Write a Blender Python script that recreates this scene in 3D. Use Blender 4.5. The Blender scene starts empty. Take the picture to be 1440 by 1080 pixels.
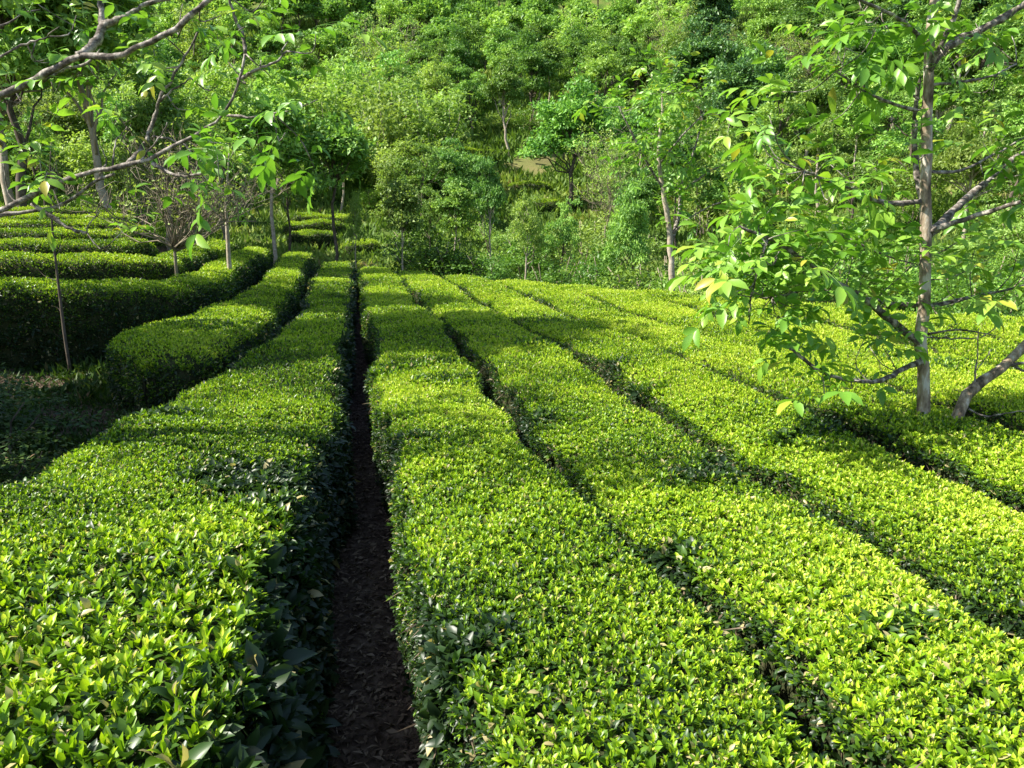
import bpy, math, random
import numpy as np
from mathutils import Vector, noise as mnoise

# ------------------------------------------------------------------ camera, sky, sun, exposure
sc = bpy.context.scene
COL = sc.collection
CAM_Z = 1.9
PITCH = math.radians(11.6)
F = 1081.0                                   # focal length in pixels of a 1440 px wide frame
cam_d = bpy.data.cameras.new("camera")
cam = bpy.data.objects.new("camera", cam_d)
COL.objects.link(cam)
cam.location = (0, 0, CAM_Z)
cam.rotation_euler = (math.pi / 2 - PITCH, 0, 0)
cam_d.sensor_width = 36.0
cam_d.lens = 36.0 * F / 1440.0
cam_d.clip_start = 0.05
cam_d.clip_end = 2000
sc.camera = cam

SUN_EL = math.radians(47)
SUN_AZ = math.atan2(-0.95, -0.15)             # compass angle from +Y towards +X
w = bpy.data.worlds.new("World")
sc.world = w
w.use_nodes = True
nt = w.node_tree
bg = nt.nodes["Background"]
sky = nt.nodes.new("ShaderNodeTexSky")
sky.sky_type = 'NISHITA'
sky.sun_disc = False
sky.sun_elevation = SUN_EL
sky.sun_rotation = SUN_AZ
nt.links.new(sky.outputs[0], bg.inputs[0])
bg.inputs[1].default_value = 0.1
sd = Vector((math.sin(SUN_AZ) * math.cos(SUN_EL), math.cos(SUN_AZ) * math.cos(SUN_EL), math.sin(SUN_EL)))
sun_d = bpy.data.lights.new("sun", 'SUN')
sun_d.energy = 4.8
sun_d.angle = math.radians(0.55)
sun_d.color = (1.0, 0.95, 0.84)
sun = bpy.data.objects.new("sun", sun_d)
COL.objects.link(sun)
sun.rotation_euler = sd.to_track_quat('Z', 'Y').to_euler()
sun.location = sd * 50
sc.view_settings.view_transform = 'Standard'
sc.view_settings.look = 'None'
sc.view_settings.exposure = 1.38
sc.view_settings.gamma = 1.0
sc.cycles.max_bounces = 8
sc.cycles.transparent_max_bounces = 8

rng = np.random.default_rng(11)
random.seed(11)


# ------------------------------------------------------------------ helpers
def ray(px, py):
    c, v = (px - 720) / F, (540 - py) / F
    return np.array([c, math.cos(PITCH) + v * math.sin(PITCH), -math.sin(PITCH) + v * math.cos(PITCH)])


def at_y(px, py, y):
    d = ray(px, py)
    return np.array([0, 0, CAM_Z]) + d * (y / d[1])


def at_z(px, py, z):
    d = ray(px, py)
    return np.array([0, 0, CAM_Z]) + d * ((z - CAM_Z) / d[2])


def sstep(x, a, b):
    t = np.clip((x - a) / (b - a), 0, 1)
    return t * t * (3 - 2 * t)


def unit(a):
    return a / np.maximum(np.linalg.norm(a, axis=-1, keepdims=True), 1e-9)


# far edge of the main field, read as row offset u -> distance y
TILT = 0.2035
_edge = [(452, 368), (500, 374), (560, 379), (620, 385), (690, 390), (790, 398), (950, 411), (1150, 424), (1440, 446)]
_ep = [at_z(px, py, 0.72) for px, py in _edge]
_eu = np.array([p[0] + TILT * p[1] for p in _ep])
_ey = np.array([p[1] for p in _ep])
_o = np.argsort(_eu)
_eu, _ey = _eu[_o], _ey[_o]


def y_end(u):
    return np.interp(u, _eu, _ey)


HR = np.array([0, 26, 32, 40, 50, 70, 90, 110, 140, 170, 200, 240, 300, 420, 900])
HZ = np.array([-.8, -.8, 0.0, 1.6, 4.2, 11.0, 20.0, 30, 44, 57, 68, 78, 82, 80, 60])


def wob(x, y, s, k):
    return (np.sin(x * s + 1.7 * k) * np.cos(y * s * 1.13 + k) + np.sin((x + y) * s * .61 + 2.3 * k) * .7
            + np.sin((x - 1.7 * y) * s * 1.9 + k) * .4)


def ground(x, y):
    x = np.asarray(x, float)
    y = np.asarray(y, float)
    u = x + TILT * y
    az = np.degrees(np.arctan2(x, np.maximum(y, .01)))
    g = .2 * np.maximum(0, -u - 4.2) + .03 * np.maximum(0, y - 9) * sstep(-u, .8, 2.4)
    g = np.minimum(g, 3.2)
    dd = y - y_end(u)
    g = g - .8 * sstep(dd, 0, 3.5) * sstep(u, -1.5, 1)
    g = g + .03 * wob(x, y, 1.3, 1) * sstep(-u, .8, 2)
    rho = np.hypot(x, y)
    rp = rho + 9 * sstep(az, 3, 28)
    hz = np.interp(rp, HR, HZ)
    hz = hz * (1 - .42 * sstep(az, 27, 35) * sstep(rho, 70, 150))
    hz = hz + 1.0 * wob(x, y, .11, 4) * sstep(rho, 38, 70) + .25 * wob(x, y, .5, 2) * sstep(rho, 30, 45)
    hz = np.where(y < 0, -.8, hz)
    k = .35
    m = np.maximum(g, hz)
    return m + k * np.log1p(np.exp(-np.abs(g - hz) / k)) * sstep(rho, 24, 40)


def on_ground(px, py, r0=4.0):
    d = ray(px, py)
    o = np.array([0, 0, CAM_Z])
    t = r0
    for _ in range(4000):
        p = o + d * t
        if p[2] < float(ground(p[0], p[1])):
            return p
        t += .1
    return p


def build(name, V, loops, sizes, mat=None, parent=None, attrs=None, smooth=False):
    me = bpy.data.meshes.new(name)
    V = np.ascontiguousarray(V, np.float32)
    loops = np.ascontiguousarray(loops, np.int32)
    sizes = np.ascontiguousarray(sizes, np.int32)
    me.vertices.add(len(V))
    me.vertices.foreach_set("co", V.ravel())
    me.loops.add(len(loops))
    me.loops.foreach_set("vertex_index", loops)
    me.polygons.add(len(sizes))
    st = np.concatenate([[0], np.cumsum(sizes)[:-1]]).astype(np.int32)
    me.polygons.foreach_set("loop_start", st)
    me.polygons.foreach_set("loop_total", sizes)
    if smooth:
        me.polygons.foreach_set("use_smooth", np.ones(len(sizes), bool))
    for k, a in (attrs or {}).items():
        at = me.attributes.new(k, 'FLOAT', 'POINT')
        at.data.foreach_set("value", np.ascontiguousarray(a, np.float32))
    me.update(calc_edges=True)
    me.validate()
    if mat:
        me.materials.append(mat)
    o = bpy.data.objects.new(name, me)
    COL.objects.link(o)
    if parent is not None:
        o.parent = parent
    return o


def tag(o, label=None, cat=None, group=None, kind=None):
    if label:
        o["label"] = label
    if cat:
        o["category"] = cat
    if group:
        o["group"] = group
    if kind:
        o["kind"] = kind
    return o


def empty(name, loc=(0, 0, 0), label=None, cat=None, group=None):
    o = bpy.data.objects.new(name, None)
    COL.objects.link(o)
    o.location = loc
    o.empty_display_size = .2
    return tag(o, label, cat, group)


class Geo:
    """collects vertices and faces, plus one float per vertex"""
    def __init__(s):
        s.V, s.L, s.S, s.A, s.n = [], [], [], [], 0

    def add(s, V, loops, sizes, a=0.0):
        V = np.asarray(V, float).reshape(-1, 3)
        s.V.append(V)
        s.L.append(np.asarray(loops, int) + s.n)
        s.S.append(np.asarray(sizes, int))
        s.A.append(np.broadcast_to(np.asarray(a, float), (len(V),)))
        s.n += len(V)
        return s

    def arrays(s):
        return np.concatenate(s.V), np.concatenate(s.L), np.concatenate(s.S), np.concatenate(s.A)

    def build(s, name, mat, parent=None, smooth=False, shift=None):
        if not s.V:
            return None
        V, L, S, A = s.arrays()
        if shift is not None:
            V = V - np.asarray(shift)
        return build(name, V, L, S, mat, parent, {"var": A}, smooth)


T4 = (np.array([(0, 0, 0), (.45, .5, .07), (1, 0, -.06), (.45, -.5, .07)]), [(0, 1, 2), (0, 2, 3)])
T12 = (np.array([(0, 0, 0), (.16, -.30, .05), (.16, 0, 0), (.16, .30, .05), (.45, -.5, .08), (.45, 0, .0), (.45, .5, .08), (.75, -.36, .02), (.75, 0, -.05), (.75, .36, .02), (1, 0, -.15)]),
       [(0, 2, 1), (0, 3, 2), (1, 2, 5, 4), (2, 3, 6, 5), (4, 5, 8, 7), (5, 6, 9, 8), (7, 8, 10), (8, 9, 10)])
TW = (np.array([(0, 0, 0), (.5, .5, 0), (1, 0, 0), (.5, -.5, 0)]), [(0, 1, 2, 3)])
T8 = (np.array([(0, 0, 0), (.3, -.42, .08), (.3, 0, 0), (.3, .42, .08), (.66, -.40, .05), (.66, 0, -.03), (.66, .40, .05), (1, 0, -.13)]),
      [(0, 2, 1), (0, 3, 2), (1, 2, 5, 4), (2, 3, 6, 5), (4, 5, 7), (5, 6, 7)])


def leaves(geo, P, D, N, L, W, var, tpl=T4):
    P = np.asarray(P, float).reshape(-1, 3)
    n = len(P)
    if n == 0:
        return
    D = unit(np.broadcast_to(D, (n, 3)))
    N = np.broadcast_to(N, (n, 3))
    S = np.cross(D, N)
    bad = np.linalg.norm(S, axis=1) < 1e-4
    if bad.any():
        S[bad] = np.cross(D[bad], np.array([.3, .7, .2]))
    S = unit(S)
    N2 = np.cross(S, D)
    L = np.broadcast_to(L, (n,))
    W = np.broadcast_to(W, (n,))
    tv, tf = tpl
    V = (P[:, None, :] + D[:, None, :] * (L[:, None] * tv[None, :, 0])[..., None]
         + S[:, None, :] * (W[:, None] * tv[None, :, 1])[..., None]
         + N2[:, None, :] * (L[:, None] * tv[None, :, 2])[..., None])
    k = len(tv)
    fl = np.concatenate([np.array(f) for f in tf])
    fs = np.array([len(f) for f in tf])
    loops = (np.arange(n)[:, None] * k + fl[None, :]).ravel()
    geo.add(V.reshape(-1, 3), loops, np.tile(fs, n), np.repeat(np.broadcast_to(var, (n,)), k))


def tube(geo, pts, rad, seg=6, a=0.0, cap=True):
    pts = np.asarray(pts, float)
    n = len(pts)
    rad = np.broadcast_to(np.asarray(rad, float), (n,))
    t = unit(np.gradient(pts, axis=0))
    ref = np.array([0, 0, 1.]) if abs(t[0][2]) < .8 else np.array([1., 0, 0])
    V = []
    s = unit(np.cross(t[0], ref))
    for i in range(n):
        s = unit(s - t[i] * np.dot(s, t[i]))
        b = np.cross(t[i], s)
        an = np.linspace(0, 2 * np.pi, seg, endpoint=False)
        V.append(pts[i] + rad[i] * (np.cos(an)[:, None] * s + np.sin(an)[:, None] * b))
    V = np.concatenate(V)
    i = np.arange(n - 1)[:, None] * seg
    j = np.arange(seg)[None, :]
    q = np.stack([i + j, i + (j + 1) % seg, i + seg + (j + 1) % seg, i + seg + j], -1).reshape(-1, 4)
    loops, sizes = list(q.ravel()), [4] * len(q)
    if cap:
        loops += list(range(seg - 1, -1, -1)) + list(range((n - 1) * seg, n * seg))
        sizes += [seg, seg]
    geo.add(V, loops, sizes, a)


def spline(pts, n):
    """smooth resampling of a polyline (any dimension)"""
    pts = np.asarray(pts, float)
    if len(pts) == 2:
        t = np.linspace(0, 1, n)[:, None]
        return pts[0] * (1 - t) + pts[1] * t
    d = np.r_[0, np.cumsum(np.linalg.norm(np.diff(pts[:, :3], axis=0), axis=1))]
    m = np.gradient(pts, d, axis=0)
    s = np.linspace(0, d[-1], n)
    k = np.clip(np.searchsorted(d, s) - 1, 0, len(d) - 2)
    h = (d[k + 1] - d[k])[:, None]
    t = ((s - d[k]) / (d[k + 1] - d[k]))[:, None]
    return ((2 * t**3 - 3 * t**2 + 1) * pts[k] + (t**3 - 2 * t**2 + t) * h * m[k]
            + (-2 * t**3 + 3 * t**2) * pts[k + 1] + (t**3 - t**2) * h * m[k + 1])


# ------------------------------------------------------------------ materials
def new_mat(name):
    m = bpy.data.materials.new(name)
    m.use_nodes = True
    t = m.node_tree
    return m, t, t.nodes["Principled BSDF"], t.nodes["Material Output"]


def leaf_mat(name, stops, rough=.45, spec=.4, trans=.3, obj_rand=0.0, tgain=(1.25, 1.3, .6)):
    m, t, p, out = new_mat(name)
    N, K = t.nodes, t.links
    at = N.new("ShaderNodeAttribute")
    at.attribute_name = "var"
    rp = N.new("ShaderNodeValToRGB")
    e = rp.color_ramp.elements
    while len(e) < len(stops):
        e.new(.5)
    for el, (pos, c) in zip(e, stops):
        el.position = pos
        el.color = (*c, 1)
    K.new(at.outputs["Fac"], rp.inputs[0])
    col = rp.outputs[0]
    if obj_rand:
        oi = N.new("ShaderNodeObjectInfo")
        hs = N.new("ShaderNodeHueSaturation")
        for sock, lo, hi in (("Hue", .5 - .012 * obj_rand, .5 + .022 * obj_rand), ("Value", 1 - .35 * obj_rand, 1 + .35 * obj_rand)):
            mr = N.new("ShaderNodeMapRange")
            mr.inputs[3].default_value = lo
            mr.inputs[4].default_value = hi
            if sock == "Value":
                mm = N.new("ShaderNodeMath")
                mm.operation = 'MULTIPLY'
                mm.inputs[1].default_value = 7.31
                fr = N.new("ShaderNodeMath")
                fr.operation = 'FRACT'
                K.new(oi.outputs["Random"], mm.inputs[0])
                K.new(mm.outputs[0], fr.inputs[0])
                K.new(fr.outputs[0], mr.inputs[0])
            else:
                K.new(oi.outputs["Random"], mr.inputs[0])
            K.new(mr.outputs[0], hs.inputs[sock])
        K.new(col, hs.inputs["Color"])
        col = hs.outputs[0]
    K.new(col, p.inputs["Base Color"])
    p.inputs["Roughness"].default_value = rough
    p.inputs["Specular IOR Level"].default_value = spec
    tr = N.new("ShaderNodeBsdfTranslucent")
    mx = N.new("ShaderNodeMix")
    mx.data_type = 'RGBA'
    mx.blend_type = 'MULTIPLY'
    mx.inputs[0].default_value = 1
    K.new(col, mx.inputs[6])
    mx.inputs[7].default_value = (*tgain, 1)
    K.new(mx.outputs[2], tr.inputs[0])
    ms = N.new("ShaderNodeMixShader")
    ms.inputs[0].default_value = trans
    K.new(p.outputs[0], ms.inputs[1])
    K.new(tr.outputs[0], ms.inputs[2])
    K.new(ms.outputs[0], out.inputs[0])
    return m


def noise_mat(name, stops, scale, detail=6, rough=.9, bump=0.0, bscale=None, dist=.02, stretch=None):
    m, t, p, out = new_mat(name)
    N, K = t.nodes, t.links
    tc = N.new("ShaderNodeTexCoord")
    src = tc.outputs["Object"]
    if stretch:
        mp = N.new("ShaderNodeMapping")
        mp.inputs["Scale"].default_value = stretch
        K.new(src, mp.inputs[0])
        src = mp.outputs[0]
    nz = N.new("ShaderNodeTexNoise")
    nz.inputs["Scale"].default_value = scale
    nz.inputs["Detail"].default_value = detail
    nz.inputs["Roughness"].default_value = .65
    K.new(src, nz.inputs["Vector"])
    rp = N.new("ShaderNodeValToRGB")
    e = rp.color_ramp.elements
    while len(e) < len(stops):
        e.new(.5)
    for el, (pos, c) in zip(e, stops):
        el.position = pos
        el.color = (*c, 1)
    K.new(nz.outputs["Fac"], rp.inputs[0])
    K.new(rp.outputs[0], p.inputs["Base Color"])
    p.inputs["Roughness"].default_value = rough
    p.inputs["Specular IOR Level"].default_value = .25
    if bump:
        n2 = N.new("ShaderNodeTexNoise")
        n2.inputs["Scale"].default_value = bscale or scale * 2
        n2.inputs["Detail"].default_value = 5
        K.new(src, n2.inputs["Vector"])
        b = N.new("ShaderNodeBump")
        b.inputs["Strength"].default_value = bump
        b.inputs["Distance"].default_value = dist
        K.new(n2.outputs["Fac"], b.inputs["Height"])
        K.new(b.outputs[0], p.inputs["Normal"])
    return m


M_TEA = leaf_mat("tea_leaf", [(0, (.020, .042, .014)), (.3, (.045, .105, .014)), (.6, (.19, .345, .012)), (.85, (.435, .59, .022)), (.97, (.56, .64, .08)), (1, (.42, .36, .17))],
                 rough=.40, spec=.42, trans=.34)
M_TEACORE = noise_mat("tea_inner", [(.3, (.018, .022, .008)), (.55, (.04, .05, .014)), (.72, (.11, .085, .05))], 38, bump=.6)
M_TWIG = noise_mat("tea_twig", [(.3, (.07, .05, .032)), (.7, (.18, .14, .095))], 40)
M_WALNUT = leaf_mat("walnut_leaf", [(0, (.06, .16, .025)), (.5, (.155, .33, .035)), (.85, (.27, .45, .055)), (.93, (.36, .46, .05)), (1, (.42, .38, .05))],
                    rough=.40, spec=.45, trans=.36, tgain=(1.1, 1.25, .6))
M_FOREST = leaf_mat("forest_leaf", [(0, (.065, .15, .032)), (.5, (.175, .305, .06)), (1, (.32, .46, .10))], rough=.5, spec=.3, trans=.32, obj_rand=1.0)
M_DARKLEAF = leaf_mat("evergreen_leaf", [(0, (.045, .11, .035)), (.5, (.085, .19, .05)), (1, (.16, .28, .06))], rough=.45, spec=.4, trans=.22, obj_rand=.6)
M_YELLOWLEAF = leaf_mat("young_leaf", [(0, (.11, .19, .04)), (.5, (.24, .36, .075)), (1, (.38, .49, .13))], rough=.5, spec=.3, trans=.38, obj_rand=.7)
M_SHRUB = leaf_mat("shrub_leaf", [(0, (.05, .115, .02)), (.5, (.125, .24, .03)), (1, (.26, .40, .055))], rough=.45, spec=.35, trans=.3, obj_rand=.9)
M_GRASS = leaf_mat("grass_blade", [(0, (.08, .15, .025)), (.5, (.14, .23, .035)), (.8, (.26, .33, .07)), (1, (.26, .20, .10))], rough=.55, spec=.2, trans=.3)
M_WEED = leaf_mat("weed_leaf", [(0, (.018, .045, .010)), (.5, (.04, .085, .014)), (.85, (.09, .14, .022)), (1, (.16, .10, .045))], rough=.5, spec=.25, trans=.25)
M_LITTER = leaf_mat("dry_leaf", [(0, (.035, .02, .012)), (.6, (.12, .08, .052)), (1, (.26, .19, .13))], rough=.7, spec=.2, trans=.1)
M_BARK = noise_mat("walnut_bark", [(.36, (.06, .048, .034)), (.45, (.20, .15, .10)), (.54, (.36, .29, .21)), (.6, (.54, .50, .43))], 13, bump=.7, bscale=60, dist=.008, stretch=(1, 1, .35))
M_LIMB = noise_mat("branch_bark", [(.34, (.035, .03, .024)), (.48, (.12, .10, .083)), (.64, (.42, .38, .33))], 24, bump=.6, bscale=70, dist=.006)
M_PALE = noise_mat("pale_bark", [(.3, (.22, .17, .12)), (.6, (.42, .36, .28)), (.8, (.5, .46, .4))], 9, bump=.4)
M_DBARK = noise_mat("dark_bark", [(.3, (.04, .03, .022)), (.7, (.15, .12, .09))], 6, bump=.5)
M_TWIGGY = noise_mat("bare_twig", [(.3, (.14, .115, .075)), (.7, (.30, .255, .18))], 5)
M_SOIL = noise_mat("soil", [(.25, (.018, .011, .007)), (.5, (.045, .027, .017)), (.7, (.085, .055, .035))], 9, detail=10, bump=.9, bscale=40, dist=.03)

# one ground sheet: brown soil between the tea, green-brown forest floor on the hill, an orange bare bank
m, t, p, out = new_mat("terrain")
N, K = t.nodes, t.links
geo_n = N.new("ShaderNodeNewGeometry")
n1 = N.new("ShaderNodeTexNoise"); n1.inputs["Scale"].default_value = 11; n1.inputs["Detail"].default_value = 10
n2 = N.new("ShaderNodeTexNoise"); n2.inputs["Scale"].default_value = .35; n2.inputs["Detail"].default_value = 8
for n in (n1, n2):
    K.new(geo_n.outputs["Position"], n.inputs["Vector"])
r1 = N.new("ShaderNodeValToRGB")
r2 = N.new("ShaderNodeValToRGB")
for rp_, stops_ in ((r1, ((.3, (.035, .024, .017)), (.5, (.085, .058, .042)), (.72, (.17, .125, .092)))),
                    (r2, ((.3, (.03, .06, .014)), (.5, (.075, .13, .022)), (.72, (.17, .17, .055))))):
    rp_.color_ramp.elements.new(.5)
    for el, (po, c) in zip(rp_.color_ramp.elements, stops_):
        el.position = po
        el.color = (*c, 1)
K.new(n1.outputs[0], r1.inputs[0])
K.new(n2.outputs[0], r2.inputs[0])
at1 = N.new("ShaderNodeAttribute"); at1.attribute_name = "var"
at2 = N.new("ShaderNodeAttribute"); at2.attribute_name = "bare"
mx = N.new("ShaderNodeMix"); mx.data_type = 'RGBA'
K.new(at1.outputs["Fac"], mx.inputs[0]); K.new(r1.outputs[0], mx.inputs[6]); K.new(r2.outputs[0], mx.inputs[7])
mx2 = N.new("ShaderNodeMix"); mx2.data_type = 'RGBA'
K.new(at2.outputs["Fac"], mx2.inputs[0]); K.new(mx.outputs[2], mx2.inputs[6]); mx2.inputs[7].default_value = (.27, .19, .10, 1)
K.new(mx2.outputs[2], p.inputs["Base Color"])
p.inputs["Roughness"].default_value = .95
p.inputs["Specular IOR Level"].default_value = .08
bp = N.new("ShaderNodeBump"); bp.inputs["Strength"].default_value = .9; bp.inputs["Distance"].default_value = .04
nb = N.new("ShaderNodeTexNoise"); nb.inputs["Scale"].default_value = 38; nb.inputs["Detail"].default_value = 6
K.new(geo_n.outputs["Position"], nb.inputs["Vector"]); K.new(nb.outputs[0], bp.inputs["Height"]); K.new(bp.outputs[0], p.inputs["Normal"])
M_TERRAIN = m

# ------------------------------------------------------------------ terrain
BARE = [(on_ground(742, 236, 20), 2.6), (on_ground(765, 216, 20), 2.4), (on_ground(735, 180, 20), 2.0), (on_ground(440, 140, 20), 1.8)]
na, nr = 300, 190
rr = np.concatenate([np.linspace(.2, 30, 110), np.geomspace(30.8, 330, nr - 110)])
aa = np.linspace(-np.pi, np.pi, na, endpoint=False)
R, A = np.meshgrid(rr, aa, indexing="ij")
X, Y = R * np.sin(A), R * np.cos(A)
V = np.stack([X, Y, ground(X, Y)], -1).reshape(-1, 3)
V_all_min = V[:, 2].min()
i = np.arange(nr - 1)[:, None] * na
j = np.arange(na)[None, :]
q = np.stack([i + j, i + na + j, i + na + (j + 1) % na, i + (j + 1) % na], -1).reshape(-1, 4)
loops = np.concatenate([q.ravel()[::1], np.arange(na)])
sizes = np.r_[np.full(len(q), 4), na]
uu = V[:, 0] + TILT * V[:, 1]
green = np.maximum(sstep(V[:, 1] - y_end(uu), .5, 5), sstep(-uu, 7, 12) * .7)
bare = np.zeros(len(V))
for bpnt, br in BARE:
    bare = np.maximum(bare, .4 * (1 - sstep(np.linalg.norm(V - bpnt, axis=1), br * .4, br * 1.3)))
g_o = build("ground", V, loops[::-1], sizes[::-1], M_TERRAIN, None, {"var": green, "bare": bare}, True)
tag(g_o, "brown soil and green hillside under the tea rows and the forest", None, None, "structure")


# ------------------------------------------------------------------ tea hedges
def dist_cam(P):
    return np.linalg.norm(P - np.array([0, 0, CAM_Z]), axis=-1)


def in_view(P, margin=.16):
    f = np.maximum(P[:, 1], .01)
    return (P[:, 1] > .15) & (np.abs(P[:, 0]) < f * (.70 + margin) + .7)


PROF_R = np.array([(-.84, 0), (-.95, .22), (-1.0, .5), (-1.0, .72), (-.965, .86), (-.87, .945), (-.7, .985), (-.4, 1.01), (0, 1.02),
                   (.4, 1.01), (.7, .985), (.87, .945), (.965, .86), (1.0, .72), (1.0, .5), (.95, .22), (.84, 0)])
PROF = np.array([(-.84, 0), (-.93, .22), (-.98, .5), (-1.0, .76), (-.985, .89), (-.93, .965), (-.8, .99), (-.4, 1.005), (0, 1.015),
                 (.4, 1.005), (.8, .99), (.93, .965), (.985, .89), (1.0, .76), (.98, .5), (.93, .22), (.84, 0)])


def tea_hedge(Lp, Rp, label, cap0=.5, cap1=.5, dens=1.0, young=0.0, drop=None, group="clipped tea hedges", seed=0, bump=.035, height=None, mature_side=.0, bare_side=.3, leaf=.62, flare=0.0):
    """Lp, Rp: (x, y, z_top) polylines of the two upper edges; the sides drop to the ground"""
    lr = np.random.default_rng(100 + seed)
    PROF = PROF_R if group in (TG, "tea hedges on the terraces across the valley") else globals()["PROF"]
    Lp, Rp = np.asarray(Lp, float), np.asarray(Rp, float)
    length = np.linalg.norm(np.diff((Lp[:, :2] + Rp[:, :2]) / 2, axis=0), axis=1).sum()
    n = int(max(14, length / .16))
    Ls, Rs = spline(Lp, n), spline(Rp, n)
    C = (Ls + Rs) / 2
    H = (Rs - Ls) / 2
    s = np.linspace(0, length, n)
    e = np.ones(n)
    zc = np.zeros(n)
    for cap, ss in ((cap0, s), (cap1, length - s)):
        if cap > 0:
            q_ = np.clip(1 - ss / cap, 0, 1)
            e *= np.sqrt(np.maximum(0.0009, 1 - q_**2))
            zc += .22 * q_**3
    wx = wob(C[:, 0], C[:, 1], 1.1, seed) * .5 + wob(C[:, 0], C[:, 1], 2.9, seed + 3) * .35
    k = len(PROF)
    V = np.zeros((n, k, 3))
    for jx, (px_, pz_) in enumerate(PROF):
        side = np.sign(px_)
        edge = (.035 * wob(C[:, 0] + 3 * side, C[:, 1], 3.3, seed + 5 * side) + .022 * wob(C[:, 0] + 7 * side, C[:, 1], 8.7, seed + 2 * side)) * (abs(px_) > .8)
        hw = np.linalg.norm(H[:, :2], axis=1)
        V[:, jx, :2] = C[:, :2] + H[:, :2] * (e * (px_ + edge / np.maximum(hw, .1)))[:, None]
        if flare and px_ > 0:
            V[:, jx, 0] += flare * max(0, 1 - pz_) ** 1.3 * (1 - sstep(C[:, 1], 2.5, 7.5)) * (.8 + .25 * np.sin(C[:, 1] * 3.1))
        gz = ground(V[:, jx, 0], V[:, jx, 1])
        tz = C[:, 2] + H[:, 2] * px_ + bump * wx + bump * .6 * wob(V[:, jx, 0], V[:, jx, 1], 4.1, seed) - zc
        V[:, jx, 2] = gz + (tz - gz) * pz_ if pz_ < .9 else tz - (1 - pz_) * .75
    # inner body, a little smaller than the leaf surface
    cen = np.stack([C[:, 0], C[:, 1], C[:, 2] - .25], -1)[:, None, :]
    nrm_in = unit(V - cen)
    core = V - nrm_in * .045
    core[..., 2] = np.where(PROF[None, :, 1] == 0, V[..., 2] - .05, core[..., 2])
    ii = np.arange(n - 1)[:, None] * k
    jj = np.arange(k - 1)[None, :]
    q = np.stack([ii + jj, ii + jj + 1, ii + k + jj + 1, ii + k + jj], -1).reshape(-1, 4)
    base = np.array([C[n // 4, 0], C[n // 4, 1], float(ground(C[n // 4, 0], C[n // 4, 1]))])
    root = empty("tea_hedge", base, label, "tea hedge", group)
    caps = list(range(k)) + list(range((n - 1) * k + k - 1, (n - 1) * k - 1, -1))
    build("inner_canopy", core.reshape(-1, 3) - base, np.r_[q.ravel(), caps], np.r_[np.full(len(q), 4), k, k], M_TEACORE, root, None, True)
    # leaf shoots over the surface
    Vf = V.reshape(-1, 3)
    a, b, c_, d = (Vf[q[:, m_]] for m_ in range(4))
    nr_ = np.cross(c_ - a, d - b)
    area = np.linalg.norm(nr_, axis=1) / 2
    nr_ = unit(nr_)
    mid = (a + b + c_ + d) / 4
    sgn = np.sign(((mid - np.repeat(cen[:-1, 0], k - 1, axis=0)) * nr_).sum(1))
    nr_ *= sgn[:, None]
    r = dist_cam(mid)
    lf = .62 + (leaf - .62) * (1 - sstep(r, 1.9, 4.2))
    sz = np.clip(r / 5, .95, 8) ** .45 * lf
    dn = 1500 / sz**2 * dens
    dn = np.where(in_view(mid), dn, 40)
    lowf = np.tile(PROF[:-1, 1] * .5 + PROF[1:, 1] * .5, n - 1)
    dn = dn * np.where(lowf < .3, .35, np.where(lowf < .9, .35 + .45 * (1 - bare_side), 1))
    cnt = lr.poisson(area * dn)
    idx = np.repeat(np.arange(len(q)), cnt)
    m_ = len(idx)
    f1, f2 = lr.random((m_, 1)), lr.random((m_, 1))
    P = (a[idx] * (1 - f1) + b[idx] * f1) * (1 - f2) + (d[idx] * (1 - f1) + c_[idx] * f1) * f2
    Nn = nr_[idx]
    S = sz[idx]
    lo = lowf[idx]
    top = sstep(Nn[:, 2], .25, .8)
    patch = .12 * wob(P[:, 0], P[:, 1], 1.7, seed + 2) + .08 * wob(P[:, 0], P[:, 1], 5.5, seed)
    # plucked, leggy places: fewer young tips, more old leaves
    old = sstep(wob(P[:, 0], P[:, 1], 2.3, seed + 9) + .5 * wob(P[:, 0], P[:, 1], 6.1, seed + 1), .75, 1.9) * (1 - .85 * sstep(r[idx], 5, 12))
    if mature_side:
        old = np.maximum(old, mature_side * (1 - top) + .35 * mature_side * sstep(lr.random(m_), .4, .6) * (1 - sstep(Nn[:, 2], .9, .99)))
    geo = Geo()
    up = np.array([0, 0, 1.0])
    jit = lr.normal(0, .28, (m_, 3))
    axis = unit(Nn * (.55 + .25 * top[:, None]) + up * (.25 + .55 * top[:, None]) + jit)
    t1 = unit(np.cross(axis, lr.normal(0, 1, (m_, 3))))
    t2 = np.cross(axis, t1)
    az0 = lr.random(m_) * 6.283
    rise = (lr.normal(.0, .018, m_) + .012) * np.minimum(S, 2)
    near = r[idx] < 5.5
    K_ = 6
    big = .72 + .85 * lr.random(m_)
    for jx in range(K_):
        f = jx / (K_ - 1)                                           # 0 tip bud, 1 oldest leaf
        keep = np.ones(m_, bool)
        if jx >= 3:
            keep = near | (lr.random(m_) < .55)
        if jx <= 1:
            keep &= lr.random(m_) > old * .9
        tilt = np.radians(5 + 55 * f ** 1.4 + lr.normal(0, 13, m_))
        az = az0 + jx * 2.4 + lr.normal(0, .25, m_)
        dr = axis * np.cos(tilt)[:, None] + (t1 * np.cos(az)[:, None] + t2 * np.sin(az)[:, None]) * np.sin(tilt)[:, None]
        Lf = (.023 + .016 * f) * S * big * (.8 + .4 * lr.random(m_)) * (1 + 1.1 * old * f)
        Wf = Lf * (.36 + .10 * f)
        pos = P + axis * (rise + .016 * S * (1 - f) - .012)[:, None]
        v = .93 - .54 * f + patch + lr.normal(0, .13, m_) - .16 * (lr.random(m_) < .25) + young - .34 * old * f - .10 * old
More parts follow.
